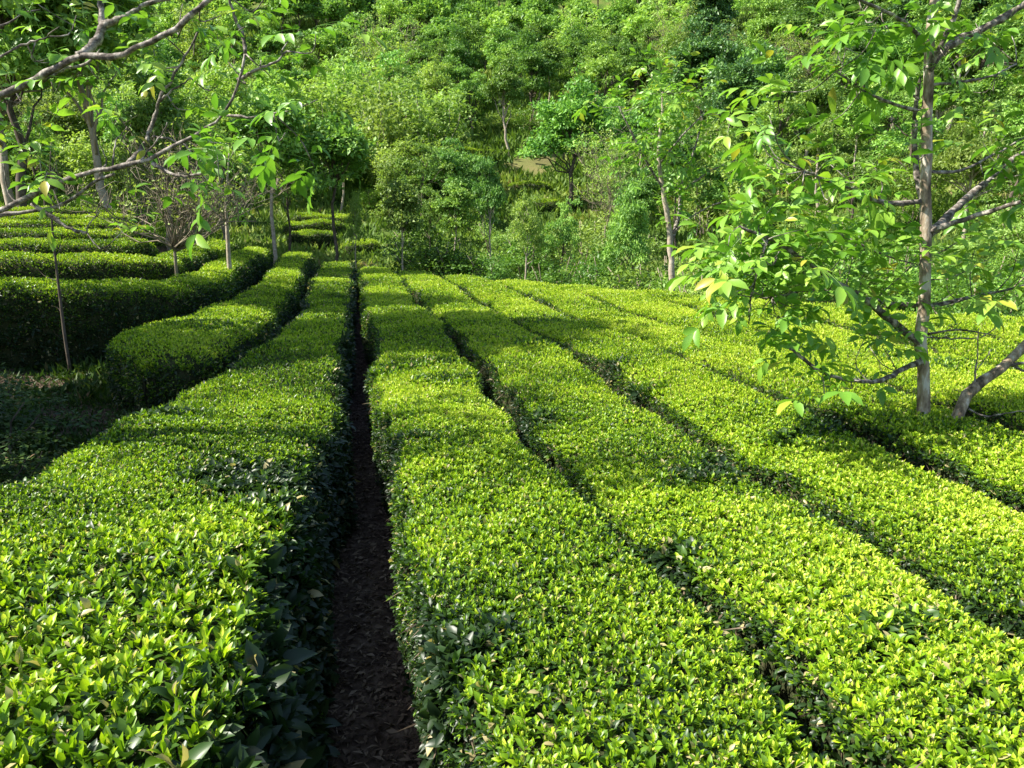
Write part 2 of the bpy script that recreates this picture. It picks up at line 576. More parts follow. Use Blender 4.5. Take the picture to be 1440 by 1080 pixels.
        v = v - (1 - top) * (.22 + .2 * (lo < .6) + .3 * bare_side)
        v = np.clip(v, .02, .97)
        v = np.where(lr.random(m_) < .035, 1.0, v)
        nn = axis + .35 * up + lr.normal(0, .25, (m_, 3))
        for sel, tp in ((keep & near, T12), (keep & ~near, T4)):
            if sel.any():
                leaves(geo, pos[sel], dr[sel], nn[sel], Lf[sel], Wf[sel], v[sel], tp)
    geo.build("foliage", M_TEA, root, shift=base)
    # bare twigs showing on the sides
    tw = np.nonzero((lo < .97) & (lr.random(m_) < .10 + .25 * bare_side) & (r[idx] < 22) & (top < .75))[0]
    if len(tw):
        g2 = Geo()
        L2 = .05 + .10 * lr.random(len(tw))
        dr = unit(Nn[tw] * .25 + up * .8 + lr.normal(0, .45, (len(tw), 3)))
        st = P[tw] - dr * L2[:, None] * .85
        leaves(g2, st, dr, lr.normal(0, 1, (len(tw), 3)), L2, .003 + .004 * S[tw], lr.random(len(tw)), TW)
        g2.build("twig_sprays", M_TWIG, root, shift=base)
    return root


def row_u(u0, u1, y0, y1, zt, wig=0, seed=0, nst=9):
    L, Rr = [], []
    for y in np.linspace(y0, y1, nst):
        dz = .05 * math.sin(y * .8 + seed)
        o0 = .04 * math.sin(y * .9 + seed * 1.7) + wig * .05 * math.sin(y * .35)
        o1 = .04 * math.sin(y * .8 + seed * 2.1 + 1)
        L.append((u0 + o0 - TILT * y, y, zt + dz))
        Rr.append((u1 + o1 - TILT * y, y, zt + dz))
    return L, Rr


GR = "rows of tea in the main field"
TG = "tea hedges curving up the terraces"
# the row whose left edge swings out beside the camera
ys = [-.8, .6, 1.5, 2.4, 3.4, 4.6, 5.9, 7.4, 8.6, 11, 15, 20, 25]
ul = [-1.95, -1.95, -1.92, -1.86, -1.74, -1.5, -1.25, -.98, -.80, -.76, -.86, -.95, -.98]
ur = [-.40, -.41, -.41, -.38, -.30, -.22, -.17, -.15, -.14, -.13, -.10, -0.08, -0.06]
zz = [.80, .80, .79, .77, .74, .70, .70, .73, .77, .66, .72, .70, .73]
tea_hedge([(a - TILT * y, y, z) for a, y, z in zip(ul, ys, zz)], [(a - TILT * y, y, z - (.05 if y < 5 else 0)) for a, y, z in zip(ur, ys, zz)],
          "broad tea hedge swelling out beside the dark earth path, old leaves on its shaded flank", .5, .7, seed=1, young=-.08, mature_side=.8, group=GR, leaf=1.2, flare=.30)
names = ["long straight tea hedge bordering the dark earth path, path side in shade",
         "second tea hedge over from the earth path, with a ragged brown gap before it",
         "third tea hedge over from the earth path, running back to the trees",
         "fourth tea hedge over from the earth path, shaded by the walnut tree",
         "tea hedge just past the walnut trunk, partly hidden by its low leaves",
         "sixth tea hedge over from the path, second past the walnut trunk",
         "seventh tea hedge over from the path, third past the walnut trunk",
         "eighth tea hedge over from the path, fourth past the walnut trunk",
         "second last tea hedge before the bushes beyond the walnut trunk",
         "last tea hedge along the bushes beyond the walnut trunk"]
for kx in range(10):
    hg = .062 if kx < 3 else .045
    u0, u1 = .10 + .965 * kx + (hg - .02 if kx else .07), 1.045 + .965 * kx - hg
    yend = float(y_end((u0 + u1) / 2)) + (.15 if kx else .3)
    L, Rr = row_u(u0, u1, -.8 if kx < 3 else .3, yend, .72 - .004 * kx, seed=kx, nst=12)
    tea_hedge(L, Rr, names[kx], 0.2, .8, seed=2 + kx, group=GR, young=(.12 if kx > 2 else .04) if kx else .03, bump=.016, bare_side=1.0 if kx else .6)

# the hedge with the rounded near end, and the terraced ones curving away behind it
TG = "tea hedges curving up the terraces"


def px_edge(lst):
    return [at_z(x, y, z) for x, y, z in lst]


def px_y(lst):
    return [at_y(x, y, d) for x, y, d in lst]


L0 = [(-4.25, 7.7, .70), (-4.5, 8.8, .71), (-4.4, 10.0, .73), (-4.45, 12.5, .80), (-5.0, 15.5, .86), (-5.95, 19.5, .96), (-6.95, 24, 1.10)]
R0 = [(-2.95, 7.1, .70), (-2.95, 8.2, .70), (-3.1, 9.5, .72), (-3.55, 12, .76), (-4.3, 15.5, .84), (-5.2, 19.5, .94), (-6.1, 24, 1.08)]
tea_hedge(L0, R0, "tea hedge with a rounded near end standing over the dark gully", .75, .8, seed=21, group=TG, mature_side=.3)
RA = [(-9.6, 8.3, 1.25), (-7.6, 9.3, 1.15), (-6.2, 9.9, 1.08), (-4.95, 10.9, 1.0), (-4.9, 13.2, 1.0), (-5.55, 15.5, 1.02), (-6.45, 19.5, 1.1), (-7.35, 24, 1.22)]
LA = [(-10.8, 9.4, 1.3), (-8.2, 10.4, 1.2), (-6.9, 11.1, 1.12), (-5.9, 12.0, 1.06), (-5.8, 13.6, 1.04), (-6.35, 15.8, 1.06), (-7.25, 19.7, 1.14), (-8.15, 24, 1.26)]
tea_hedge(LA, RA, "tall tea hedge with a long shaded flank above the gully", .1, .8, seed=22, group=TG, mature_side=.3)
RB = [(-12.6, 11.6, 1.5), (-9.3, 12.9, 1.38), (-7.4, 13.6, 1.28), (-6.5, 14.4, 1.22), (-6.75, 16.2, 1.22), (-7.6, 19.8, 1.28), (-8.5, 24.3, 1.4)]
LB = [(-13.3, 12.5, 1.54), (-9.8, 13.8, 1.42), (-7.9, 14.5, 1.34), (-7.2, 15.2, 1.28), (-7.55, 16.6, 1.28), (-8.45, 20, 1.34), (-9.35, 24.3, 1.44)]
tea_hedge(LB, RB, "curving tea hedge next above the tall shaded one, bending round to the trees", .1, .8, seed=23, group=TG)
tnames = ["narrow tea hedge third up the curved terraces, ending at the bare bush",
          "narrow tea hedge fourth up the curved terraces, behind the thin branch",
          "narrow tea hedge fifth up the curved terraces", "narrow tea hedge sixth up the curved terraces, near the pale trunks",
          "topmost narrow tea hedge on the curved terraces, just below the tall trees"]
for kx in range(5):
    y0 = 14.9 + 2.05 * kx
    zt = 1.62 + .20 * kx
    L = [(-.9 * y0 - 1.0, y0 - 1.7, zt + .2), (-.72 * y0, y0 + .55, zt), (-.62 * y0, y0 + .9, zt - .03), (-.56 * y0 - .2, y0 + 1.5, zt - .04), (-.55 * y0 - .5, y0 + 2.6, zt - .03)]
    Rr = [(-.9 * y0 - .7, y0 - 2.4, zt + .17), (-.72 * y0 + .1, y0 - .2, zt - .03), (-.61 * y0, y0 + .1, zt - .06), (-.53 * y0, y0 + .8, zt - .08), (-.52 * y0 + .1, y0 + 2.4, zt - .07)]
    tea_hedge(L, Rr, tnames[kx], .1, .7, seed=24 + kx, group=TG, bump=.03)

# small hedges on the terraces across the valley
HG = "tea hedges on the terraces across the valley"
far_rows = [(400, 470, 342, 1.0, "tea strip across the valley, nearest behind the slim tree"), (395, 480, 327, 1.0, "tea strip across the valley, second behind the slim tree"),
            (405, 500, 313, 1.0, "tea strip across the valley, third up behind the slim tree"), (480, 530, 352, .9, "short yellowish tea strip between two slim trunks"),
            (712, 775, 268, 1.0, "short bright tea strip on the terrace under the orange bank"), (750, 822, 291, 1.0, "bright tea strip at the foot of the big round tree"),
            (640, 705, 214, .9, "thin upper tea strip beside the orange bank"), (645, 700, 226, .9, "thin lower tea strip beside the orange bank")]
for kx, (x0, x1, py, hh, lab) in enumerate(far_rows):
    p0, p1 = on_ground(x0, py + 8, 26), on_ground(x1, py + 8, 26)
    pm = (p0 + p1) / 2
    tops = []
    for p_ in (p0, pm, p1):
        tops.append(np.array([p_[0], p_[1], float(ground(p_[0], p_[1])) + hh * .62]))
    back = np.array([0, 1.3, .1])
    tea_hedge([t_ + back for t_ in tops], tops, lab, .5, .5, seed=40 + kx, group=HG, bump=.08)


# ------------------------------------------------------------------ trees: prototypes for the forest
def branchy(g_, p0, p1, r0, r1, n=5, wig=.06, seg=5, lr=rng):
    t_ = np.linspace(0, 1, n)[:, None]
    L_ = np.linalg.norm(p1 - p0)
    pts = p0 * (1 - t_) + p1 * t_ + lr.normal(0, wig * L_, (n, 3)) * (t_ * (1 - t_) * 3)
    pts[:, 2] += (t_[:, 0] * (1 - t_[:, 0])) * L_ * .12
    tube(g_, pts, r0 + (r1 - r0) * t_[:, 0], seg)
    return pts


def clump_leaves(g_, c, rc, n, L_, lr, flat=.7, hang=.2, tone=.5):
    d = unit(lr.normal(0, 1, (n, 3)))
    d[:, 2] = np.where(d[:, 2] < -.25, -d[:, 2] * .4, d[:, 2])
    rad = rc * lr.random(n) ** .45
    P = c + d * rad[:, None] * np.array([1, 1, flat])
    dr = unit(d * .8 + lr.normal(0, .6, (n, 3)) - np.array([0, 0, hang]))
    nn = d * .6 + np.array([0, 0, .9]) + lr.normal(0, .45, (n, 3))
    ll = L_ * (.6 + .8 * lr.random(n))
    leaves(g_, P, dr, nn, ll, ll * .55, np.clip(tone + lr.normal(0, .2, n), 0, 1))


def proto_tree(style, seed, leafn=1.0, leafl=1.0):
    """trunk Geo, crown Geo in local coordinates, about 6 m tall"""
    lr = np.random.default_rng(seed)
    tg, cg = Geo(), Geo()
    H = 6.0
    if style == "cone":
        tube(tg, [(0, 0, -.4), (.03, 0, 3), (0, .05, 6.6)], [.13, .09, .02], 6)
        for z in np.arange(1.2, 6.7, .27):
            rr_ = 1.55 * (1 - (z - 1) / 6.0) ** .8 + .12
            for _ in range(7):
                a_ = lr.random() * 6.28
                e_ = np.array([math.cos(a_) * rr_, math.sin(a_) * rr_, z - .25 * rr_ + lr.normal(0, .1)])
                s_ = np.array([0, 0, z])
                for f in np.linspace(.25, 1, 5):
                    n = int(16 * leafn)
                    clump_leaves(cg, s_ * (1 - f) + e_ * f, .26, n, .2 * leafl, lr, .5, .35, .4 + .15 * lr.random())
        return tg, cg
    if style == "bare":
        for kx in range(7):
            a_ = lr.random() * 6.28
            rr_ = .5 + 1.4 * lr.random()
            top = np.array([math.cos(a_) * rr_, math.sin(a_) * rr_, 3.4 + 2.0 * lr.random()])
            pts = branchy(tg, np.array([lr.normal(0, .12), lr.normal(0, .12), -.3]), top, .05, .012, 7, .06, 5, lr)
            for _ in range(13):
                b = pts[lr.integers(2, 7)]
                e_ = b + np.array([lr.normal(0, .6), lr.normal(0, .6), .4 + .8 * lr.random()])
                pp = branchy(tg, b, e_, .016, .006, 4, .1, 3, lr)
                for _ in range(5):
                    b2 = pp[lr.integers(1, 4)]
                    e2 = b2 + np.array([lr.normal(0, .3), lr.normal(0, .3), .1 + .45 * lr.random()])
                    tube(tg, [b2, (b2 + e2) / 2 + lr.normal(0, .03, 3), e2], [.008, .006, .003], 3, cap=False)
                    if lr.random() < .8:
                        clump_leaves(cg, e2, .22, int(9 * leafn), .11 * leafl, lr, 1, 0, .75)
        return tg, cg
    if style == "feather":
        for kx in range(10):
            a_ = lr.random() * 6.28
            rr_ = .5 + 1.5 * lr.random()
            top = np.array([math.cos(a_) * rr_, math.sin(a_) * rr_, 4.2 + 2.2 * lr.random()])
            pts = branchy(tg, np.array([lr.normal(0, .25), lr.normal(0, .25), -.3]), top, .05, .012, 7, .05, 4, lr)
            for f in range(2, 7):
                for _ in range(8):
                    c = pts[f] + lr.normal(0, .38, 3) - np.array([0, 0, .1])
                    clump_leaves(cg, c, .42, int(12 * leafn), .26 * leafl, lr, .7, .5, .55)
        return tg, cg
    if style == "bush":
        for kx in range(6):
            a_ = lr.random() * 6.28
            top = np.array([math.cos(a_) * .8, math.sin(a_) * .8, 1.2 + lr.random() * .6])
            branchy(tg, np.array([lr.normal(0, .1), lr.normal(0, .1), -.2]), top, .03, .01, 5, .06, 4, lr)
        for _ in range(26):
            a_ = lr.random() * 6.28
            q_ = lr.random() ** .6
            z = .25 + 1.6 * lr.random() * (1 - .35 * q_)
            c = np.array([math.cos(a_) * 1.2 * q_, math.sin(a_) * 1.2 * q_, z])
            clump_leaves(cg, c, .34 + .2 * lr.random(), int(125 * leafn), .095 * leafl, lr, .8, .15, .35 + .35 * lr.random())
        return tg, cg
    # broadleaf trees
    cb, rx, rz, nc = {"round": (1.5, 1.9, 2.3, 46), "tall": (2.0, 1.4, 2.5, 36), "spread": (1.9, 2.4, 1.7, 46), "open": (1.9, 1.8, 2.2, 26), "slim": (2.4, 1.0, 2.0, 24)}[style]
    lean = lr.normal(0, .25, 2)
    top = np.array([lean[0], lean[1], cb + rz * 1.3])
    tp = branchy(tg, np.array([0, 0, -.5]), top, .14 if style != "slim" else .075, .035, 8, .03, 7, lr)
    cz = cb + rz
    for kx in range(nc):
        d = unit(lr.normal(0, 1, 3))
        if d[2] < -.5:
            d[2] *= -.6
        q_ = .5 + .5 * lr.random() ** .5
        lob = 1 + .22 * math.sin(3 * math.atan2(d[1], d[0]) + seed) + .15 * lr.normal()
        c = np.array([lean[0] * .6, lean[1] * .6, cz]) + d * np.array([rx, rx, rz]) * q_ * lob * .86
        b = tp[min(7, max(2, int(7 * (c[2] - .9) / top[2])))]
        if kx % 2 == 0:
            branchy(tg, b, c, .045, .012, 5, .07, 4, lr)
        rc = (.42 + .32 * lr.random()) * (1.15 if style != "open" else .85)
        tone = .28 + .45 * lr.random()
        clump_leaves(cg, c, rc, int(125 * leafn * (rc / .55) ** 2), .19 * leafl, lr, .62, .2, tone)
        for _ in range(2):                                        # loose sprays at the clump's edge
            c2 = c + unit(lr.normal(0, 1, 3)) * rc * 1.15
            clump_leaves(cg, c2, rc * .35, int(16 * leafn), .19 * leafl, lr, .7, .2, tone)
    return tg, cg


PROTO = {}



def make_proto(key, style, seed, leaf, bark, leafn=1.0, leafl=1.0):
    tg, cg = proto_tree(style, seed, leafn, leafl)
    V, L, S, A = tg.arrays()
    tm = build("trunk", V, L, S, bark, None, {"var": A}, True)
    V, L, S, A = cg.arrays()
    cm = build("crown", V, L, S, leaf, None, {"var": A})
    PROTO[key] = (tm.data, cm.data)
    bpy.data.objects.remove(tm)
    bpy.data.objects.remove(cm)


for kx, sty in enumerate(["round", "round", "tall", "spread", "open", "open", "tall", "slim", "slim"]):
    make_proto(f"g{kx}", sty, 50 + kx, M_FOREST, M_PALE if kx in (0, 3, 6, 8) else M_DBARK)
for kx, sty in enumerate(["open", "feather", "spread", "feather"]):
    make_proto(f"y{kx}", sty, 70 + kx, M_YELLOWLEAF, M_PALE)
for kx, sty in enumerate(["round", "cone", "cone", "tall"]):
    make_proto(f"d{kx}", sty, 80 + kx, M_DARKLEAF, M_DBARK)
for kx in range(3):
    make_proto(f"b{kx}", "bare", 90 + kx, M_YELLOWLEAF, M_TWIGGY)
for kx in range(4):
    make_proto(f"s{kx}", "bush", 95 + kx, M_SHRUB if kx != 3 else M_YELLOWLEAF, M_TWIGGY)


def plant(key, name, p, h, label, cat, group=None, wide=1.0, ref=6.0):
    s = h / ref
    o = empty(name, p, label, cat, group)
    o.rotation_euler = (random.uniform(-.05, .05), random.uniform(-.05, .05), random.uniform(0, 6.28))
    o.scale = (s * wide, s * wide, s)
    for nm, me in zip(("trunk" if cat == "tree" else "stems", "crown" if cat == "tree" else "foliage"), PROTO[key]):
        c = bpy.data.objects.new(nm, me)
        COL.objects.link(c)
        c.parent = o
    return o


FG = "trees of the forest across the valley"
LAB = {"g": "leafy green broadleaf tree in the forest on the slope across the valley",
       "y": "pale yellow-green feathery tree in the forest on the slope across the valley",
       "d": "dark green evergreen tree in the forest on the slope across the valley",
       "b": "bare twiggy greyish tree in the forest on the slope across the valley"}
taken = []

# trees with a place of their own: key, pixel of the foot, distance, height (m), width factor, label
special = [
    ("g7", 470, 372, 27.5, 4.9, 1.2, "slim dark-trunked tree with a dense round crown at the end of the tea rows"),
    ("g8", 565, 385, 27, 3.0, 1.1, "small tree with a thin pale trunk behind the straight tea rows"),
    ("y0", 502, 380, 28, 2.6, .5, "spindly sapling between the slim dark-trunked tree and the pale-trunked one"),
    ("y0", 735, 392, 26, 2.6, .8, "thin yellowish sapling with a pale stem before the dark bushes"),
    ("g8", 384, 352, 27, 5.0, 1.25, "dark leafy tree with a thin white trunk behind the curving hedges"),
    ("g5", 405, 352, 29, 3.6, .7, "young light tree beside the white-trunked one behind the curving hedges"),
    ("g1", 800, 302, 47, 7.2, 1.05, "large bright round tree above the small bright terraces"),
    ("b0", 862, 345, 32, 5.6, .85, "brownish half-bare bushy tree right of the large round one"),
    ("g6", 715, 222, 62, 6.2, .9, "upright tree with a bare lower trunk on the bank above the orange earth"),
    ("y2", 590, 300, 42, 4.5, 1.2, "low spreading pale green tree halfway to the orange bank"),
    ("y1", 545, 290, 45, 5.2, 1.0, "large feathery pale green tree behind the slim dark-trunked one"),
    ("y3", 620, 240, 56, 5.0, 1.0, "feathery pale green tree beside the upper tea strips"),
    ("g3", 640, 320, 38, 4.2, .9, "spreading green tree overhanging the dark bushes behind the rows"),
    ("b1", 560, 160, 72, 7.5, 1.2, "greyish bare tree fanning out among the green crowns of the slope"),
    ("g8", 640, 388, 29, 3.2, 1.1, "small upright tree with dark stem among the bushes behind the rows"),
    ("g6", 690, 388, 29, 3.6, .6, "taller upright green tree among the dark bushes behind the rows"),
    ("g4", 790, 398, 27, 2.7, .8, "low spreading tree before the bright terraces"),
    ("g1", 890, 400, 22, 2.7, .7, "dense small tree just before the forked pale trunk"),
    ("g5", 600, 382, 30, 3.3, .7, "open-crowned small tree beyond the third tea row"),
    ("d1", 985, 130, 92, 13, .8, "tall dark bluish conifer standing above the green crowns"),
    ("d2", 1010, 120, 97, 12, .8, "dark conifer close beside the tall bluish one"),
    ("d0", 590, 60, 108, 9, 1.0, "dark grey-green tree near the top of the slope"),
    ("b2", 1130, 190, 50, 6.5, 1.1, "greyish twiggy tree on the slope behind the walnut leaves"),
]
for key, px, py, y, h, wd, lab in special:
    p = at_y(px, py, y) if y < 36 else on_ground(px, py, 28)
    gz = float(ground(p[0], p[1]))
    if y >= 36:
        h *= p[1] / y
    h2 = h + max(0, p[2] - gz) if y < 30 else h
    plant(key, "tree" if key[0] != "d" else "evergreen_tree", (p[0], p[1], gz), h2, lab, "tree", None, wd * h / h2)
    taken.append((p[0], p[1], 1.3 * wd))

# tall trees standing on the terraces to the left, partly outside the frame
for key, x, y, h, wd, lab in [("g6", -12.3, 18.6, 9.6, .8, "tall leafy tree at the edge of the terraces, its crown over the curved hedges"),
                              ("g3", -8.6, 6.4, 6.4, .9, "leafy tree out beyond the gully, shading it"), ("g8", -7.4, 7.9, 8.4, 1.0, "slim tall tree standing out beyond the dark gully"), ("g7", -9.6, 11.0, 8.6, .95, "slim tall tree standing beyond the end of the tall shaded hedge"), ("g0", -8.9, 3.2, 6.0, .8, "round tree out beyond the broad hedge"),
                              ("g2", -15.0, 24.0, 8.0, .9, "tall tree with a pale trunk above the topmost terrace"),
                              ("g6", -13.2, 26.0, 8.5, .9, "tall green tree just past the pale trunk above the terraces"),
                              ("g3", -17.5, 27.5, 9.0, .9, "wide leafy tree farthest out above the terraces"),
                              ("y0", -12.0, 27.5, 5.5, .9, "light open tree behind the terraces, next to the tall leafy ones")]:
    plant(key, "tree", (x, y, float(ground(x, y))), h, lab, "tree", None, wd)
    taken.append((x, y, 1.5))

for kx, (x, y, h) in enumerate([(-10.8, 27.0, 4.0), (-11.8, 28.5, 4.6), (-13.0, 30, 5.0), (-11.3, 31.0, 5.0), (-12.8, 27.0, 4.2), (-14.5, 31.0, 5.0)]):
    plant(("b0", "y1", "b1", "y2", "b2", "g7", "y3", "b1")[kx], "thin_tree", (x, y, float(ground(x, y))), h, "thin light-leaved tree in the thicket behind the curving hedges",
          "tree", "thin trees behind the curving hedges", .9)
    taken.append((x, y, .4))

# forest
cand = []
lr = np.random.default_rng(5)
tries = 0
pts = []
clear = [(on_ground(742, 236, 20), 4.5), (on_ground(765, 280, 20), 4.0), (on_ground(675, 220, 20), 3.5), (on_ground(440, 330, 20), 5.0)]
cell = {}
while tries < 110000:
    tries += 1
    az = math.radians(lr.uniform(-41, 41))
    rho = math.sqrt(lr.uniform(30**2, 205**2))
    x, y = rho * math.sin(az), rho * math.cos(az)
    azd = math.degrees(az)
    rp = rho + 9 * float(sstep(azd, 3, 28))
    if rp < 35 or y - float(y_end(x + TILT * y)) < 5:
        continue
    dmin = 2.2 + .0115 * rho
    if any((x - c[0][0])**2 + (y - c[0][1])**2 < c[1]**2 for c in clear):
        continue
    if any((x - c[0])**2 + (y - c[1])**2 < (c[2] + 1.2)**2 for c in taken):
        continue
    gz = float(ground(x, y))
    qx_, q0, q1 = 720 + F * x / y, *(540 - F * math.tan(math.atan2(z_ - CAM_Z, y) + PITCH) for z_ in (gz, gz + 5.0))
    if any(a0 - 30 < qx_ < a1 + 30 and q1 < b1 and q0 > b0 + 12 for a0, a1, b0, b1 in ((690, 825, 205, 300), (640, 705, 205, 235), (395, 535, 305, 365))):
        continue
    kx, ky = int(x // 6), int(y // 6)
    ok = True
    for a_ in (-1, 0, 1):
        for b_ in (-1, 0, 1):
            for qx, qy in cell.get((kx + a_, ky + b_), ()):
                if (qx - x)**2 + (qy - y)**2 < dmin**2:
                    ok = False
    if not ok:
        continue
    cell.setdefault((kx, ky), []).append((x, y))
    pts.append((rho, x, y))
pts.sort()


def kind_at(x, y, lr_):
    v = wob(x, y, .09, 7) + lr_.normal(0, .5)
    if v > 1.75:
        return "d0" if lr_.random() < .5 else "d3"
    if v < -.6:
        return ("y%d" % lr_.integers(0, 4))
    if lr_.random() < .10:
        return ("b%d" % lr_.integers(0, 3))
    return ("g%d" % lr_.integers(0, 9))


N_IND = 262
for rho, x, y in pts[:N_IND]:
    key = kind_at(x, y, lr)
    h = lr.uniform(3.5, 6.3) * (.8 if rho < 45 else 1) * (1.25 if key[0] == "d" else 1)
    plant(key, {"g": "broadleaf_tree", "y": "feathery_tree", "d": "evergreen_tree", "b": "bare_tree"}[key[0]],
          (x, y, float(ground(x, y))), h, LAB[key[0]], "tree", FG, lr.uniform(.85, 1.15))

SH = "shrubs growing between the trees of the far slope"
ns = 0
for _ in range(3000):
    a_ = math.radians(lr.uniform(-30, 38))
    rho = math.sqrt(lr.uniform(28**2, 66**2))
    x, y = rho * math.sin(a_), rho * math.cos(a_)
    gz = float(ground(x, y))
    qx_, q0, q1 = 720 + F * x / y, *(540 - F * math.tan(math.atan2(z_ - CAM_Z, y) + PITCH) for z_ in (gz, gz + 2.2))
    if y - float(y_end(x + TILT * y)) < 8 or any(a0 - 20 < qx_ < a1 + 20 and q1 < b1 and q0 > b0 for a0, a1, b0, b1 in ((690, 825, 205, 300), (640, 705, 205, 235), (395, 535, 305, 365))):
        continue
    key = "s%d" % lr.integers(0, 4)
    plant(key, "shrub", (x, y, gz - .1), lr.uniform(1.4, 2.8), "leafy green shrub filling the space between trees on the far slope" if key != "s3" else
          "pale green shrub filling the space between trees on the far slope", "shrub", SH, lr.uniform(.9, 1.4), 2.0)
    ns += 1
    if ns >= 80:
        break

# the far wood above reads as one mass
low = [proto_tree(s_, 200 + i_, .30, 2.0) for i_, s_ in enumerate(["round", "spread", "tall", "cone", "round", "open"])]
gl, gd, gt = Geo(), Geo(), Geo()
for rho, x, y in pts[N_IND:]:
    key = kind_at(x, y, lr)
    kx = {"g": lr.choice([0, 1, 2, 4]), "y": 5, "d": 3, "b": 5}[key[0]]
    tg, cg = low[kx]
    s = lr.uniform(3.6, 6.2) / 6
    a_ = lr.uniform(0, 6.28)
    Rm = np.array([[math.cos(a_), -math.sin(a_), 0], [math.sin(a_), math.cos(a_), 0], [0, 0, 1]]) * s
    p = np.array([x, y, float(ground(x, y))])
    for src, dst in ((cg, gd if key[0] == "d" else gl), (tg, gt)):
        V, L, S, A = src.arrays()
        off = lr.normal(0, .16) + (.3 if key[0] in "yb" else 0)
        dst.add(V @ Rm.T + p, L, S, np.clip(A + off, 0, 1))
fw = gl.build("forest_canopy", M_FOREST)
tag(fw, "mass of green tree crowns covering the upper slope", "forest", None, "stuff")
fd = gd.build("evergreen_forest_canopy", M_DARKLEAF)
tag(fd, "dark conifer crowns scattered through the upper wood", "forest", None, "stuff")
ft = gt.build("forest_trunk_growth", M_DBARK)
tag(ft, "dark stems under the crowns of the upper wood", "forest", None, "stuff")

# shrubs along the far edge of the field and up the bank
SG = "shrubs along the edge of the tea field"
edge_sh = []
for px, py, y, h, key, lab in [(848, 402, 23, 2.3, "s0", "bright green rounded shrub at the field edge left of the pale forked trunk"),
                               (905, 405, 20, 2.0, "s1", None), (690, 395, 27, 1.9, "s1", None), (650, 392, 27.5, 2.0, "s2", None), (610, 390, 28.5, 1.8, "s1", None),
                               (780, 398, 25, 2.0, "s2", None), (745, 380, 29, 2.2, "s0", None), (700, 370, 32, 2.4, "s3", None), (820, 380, 27, 2.0, "s3", None),
                               (590, 370, 33, 2.2, "s0", None), (975, 412, 17, 2.1, "s2", None), (1010, 415, 16, 1.7, "s3", None), (880, 380, 26, 2.6, "s3", None)]:
    edge_sh.append((*at_y(px, py, y)[:2], h, key, lab))
for _ in range(80):
    azd = lr.uniform(-2, 37)
    u_ = None
    a_ = math.radians(azd)
    rho = lr.uniform(9, 40)
    x, y = rho * math.sin(a_), rho * math.cos(a_)
    dd = y - float(y_end(x + TILT * y))
    if dd < 1.3 or dd > 17:
        continue
    edge_sh.append((x, y, lr.uniform(.9, 2.1), "s%d" % lr.integers(0, 4), None))
for x, y, h, key, lab in edge_sh:
    plant(key, "shrub", (x, y, float(ground(x, y)) - .05), h, lab or ("leafy shrub in the thicket beyond the end of the tea rows" if key != "s3" else
          "pale yellow-green shrub in the thicket beyond the end of the tea rows"), "shrub", None if lab else SG, lr.uniform(.85, 1.25), 2.0)

make_proto("w0", "bush", 131, M_WEED, M_DBARK)
for x, y, h in [(-3.6, 5.2, .55), (-4.3, 6.0, .75), (-3.9, 4.2, .6), (-5.0, 6.8, .7), (-5.6, 7.6, .6), (-3.2, 6.6, .4), (-4.9, 5.2, .8), (-6.2, 8.0, .65), (-2.9, 4.0, .45)]:
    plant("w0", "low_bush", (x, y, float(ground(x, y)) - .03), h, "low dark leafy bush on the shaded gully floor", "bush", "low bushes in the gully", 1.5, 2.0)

# ground cover on the slope: tufts and low leaves nobody could count
g = Geo()
n = 90000
az = np.radians(lr.uniform(-42, 42, n))
rho = np.sqrt(lr.uniform(11**2, 95**2, n))
x, y = rho * np.sin(az), rho * np.cos(az)
ok = (y - y_end(x + TILT * y) > .8) & ((x + TILT * y > -1.2) | (rho > 31))
x, y, rho = x[ok], y[ok], rho[ok]
n = len(x)
pz = ground(x, y)
bz = np.zeros(n)
P = np.stack([x, y, pz + .02], -1)
for bpnt, br in BARE:
    bz = np.maximum(bz, 1 - sstep(np.linalg.norm(P - bpnt, axis=1), br * .3, br * 1.1))
ok = lr.random(n) > bz * .93
P = P[ok]; n = len(P); rho = rho[ok]
for _ in range(3):
    D = np.stack([lr.normal(0, .5, n), lr.normal(0, .5, n), lr.uniform(.5, 1.1, n)], -1)
    L_ = (.28 + .4 * lr.random(n)) * np.clip((rho - 14) / 31, .22, 1.5)
    leaves(g, P + lr.normal(0, .08, (n, 3)) * np.array([1, 1, .2]), D, lr.normal(0, 1, (n, 3)) + np.array([0, -.5, .5]), L_, L_ * lr.uniform(.12, .4, n),
           np.clip(.42 + .22 * wob(P[:, 0], P[:, 1], .45, 3) + lr.normal(0, .15, n), 0, 1))
o = g.build("undergrowth", M_GRASS)
tag(o, "tufts of grass and low leaves covering the slope between the trees", "undergrowth", None, "stuff")

# weeds in the gully and on the terrace banks
g = Geo()
n = 90000
x = lr.uniform(-12, -1.2, n)
y = lr.uniform(2.2, 17, n)
u_ = x + TILT * y
ok = (u_ < -1.55 - .0 * y) & (u_ > -6.0 - .15 * y)
x, y = x[ok], y[ok]
n = len(x)
P = np.stack([x, y, ground(x, y)], -1)
cl = sstep(wob(x, y, 1.9, 6) + lr.normal(0, .4, n), -.7, 1.0)
for _ in range(3):
    D = np.stack([lr.normal(0, .6, n), lr.normal(0, .6, n), lr.uniform(.4, 1.1, n)], -1)
    L_ = (.04 + .13 * lr.random(n) ** 2) * (.5 + cl)
    leaves(g, P + lr.normal(0, .03, (n, 3)) * np.array([1, 1, .2]), D, lr.normal(0, 1, (n, 3)) + np.array([0, -.3, .6]), L_, L_ * lr.uniform(.08, .38, n),
           np.clip(.35 + .3 * cl + lr.normal(0, .2, n), 0, 1))
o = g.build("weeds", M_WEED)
tag(o, "dark low weeds growing over the shaded gully", "weeds", None, "stuff")

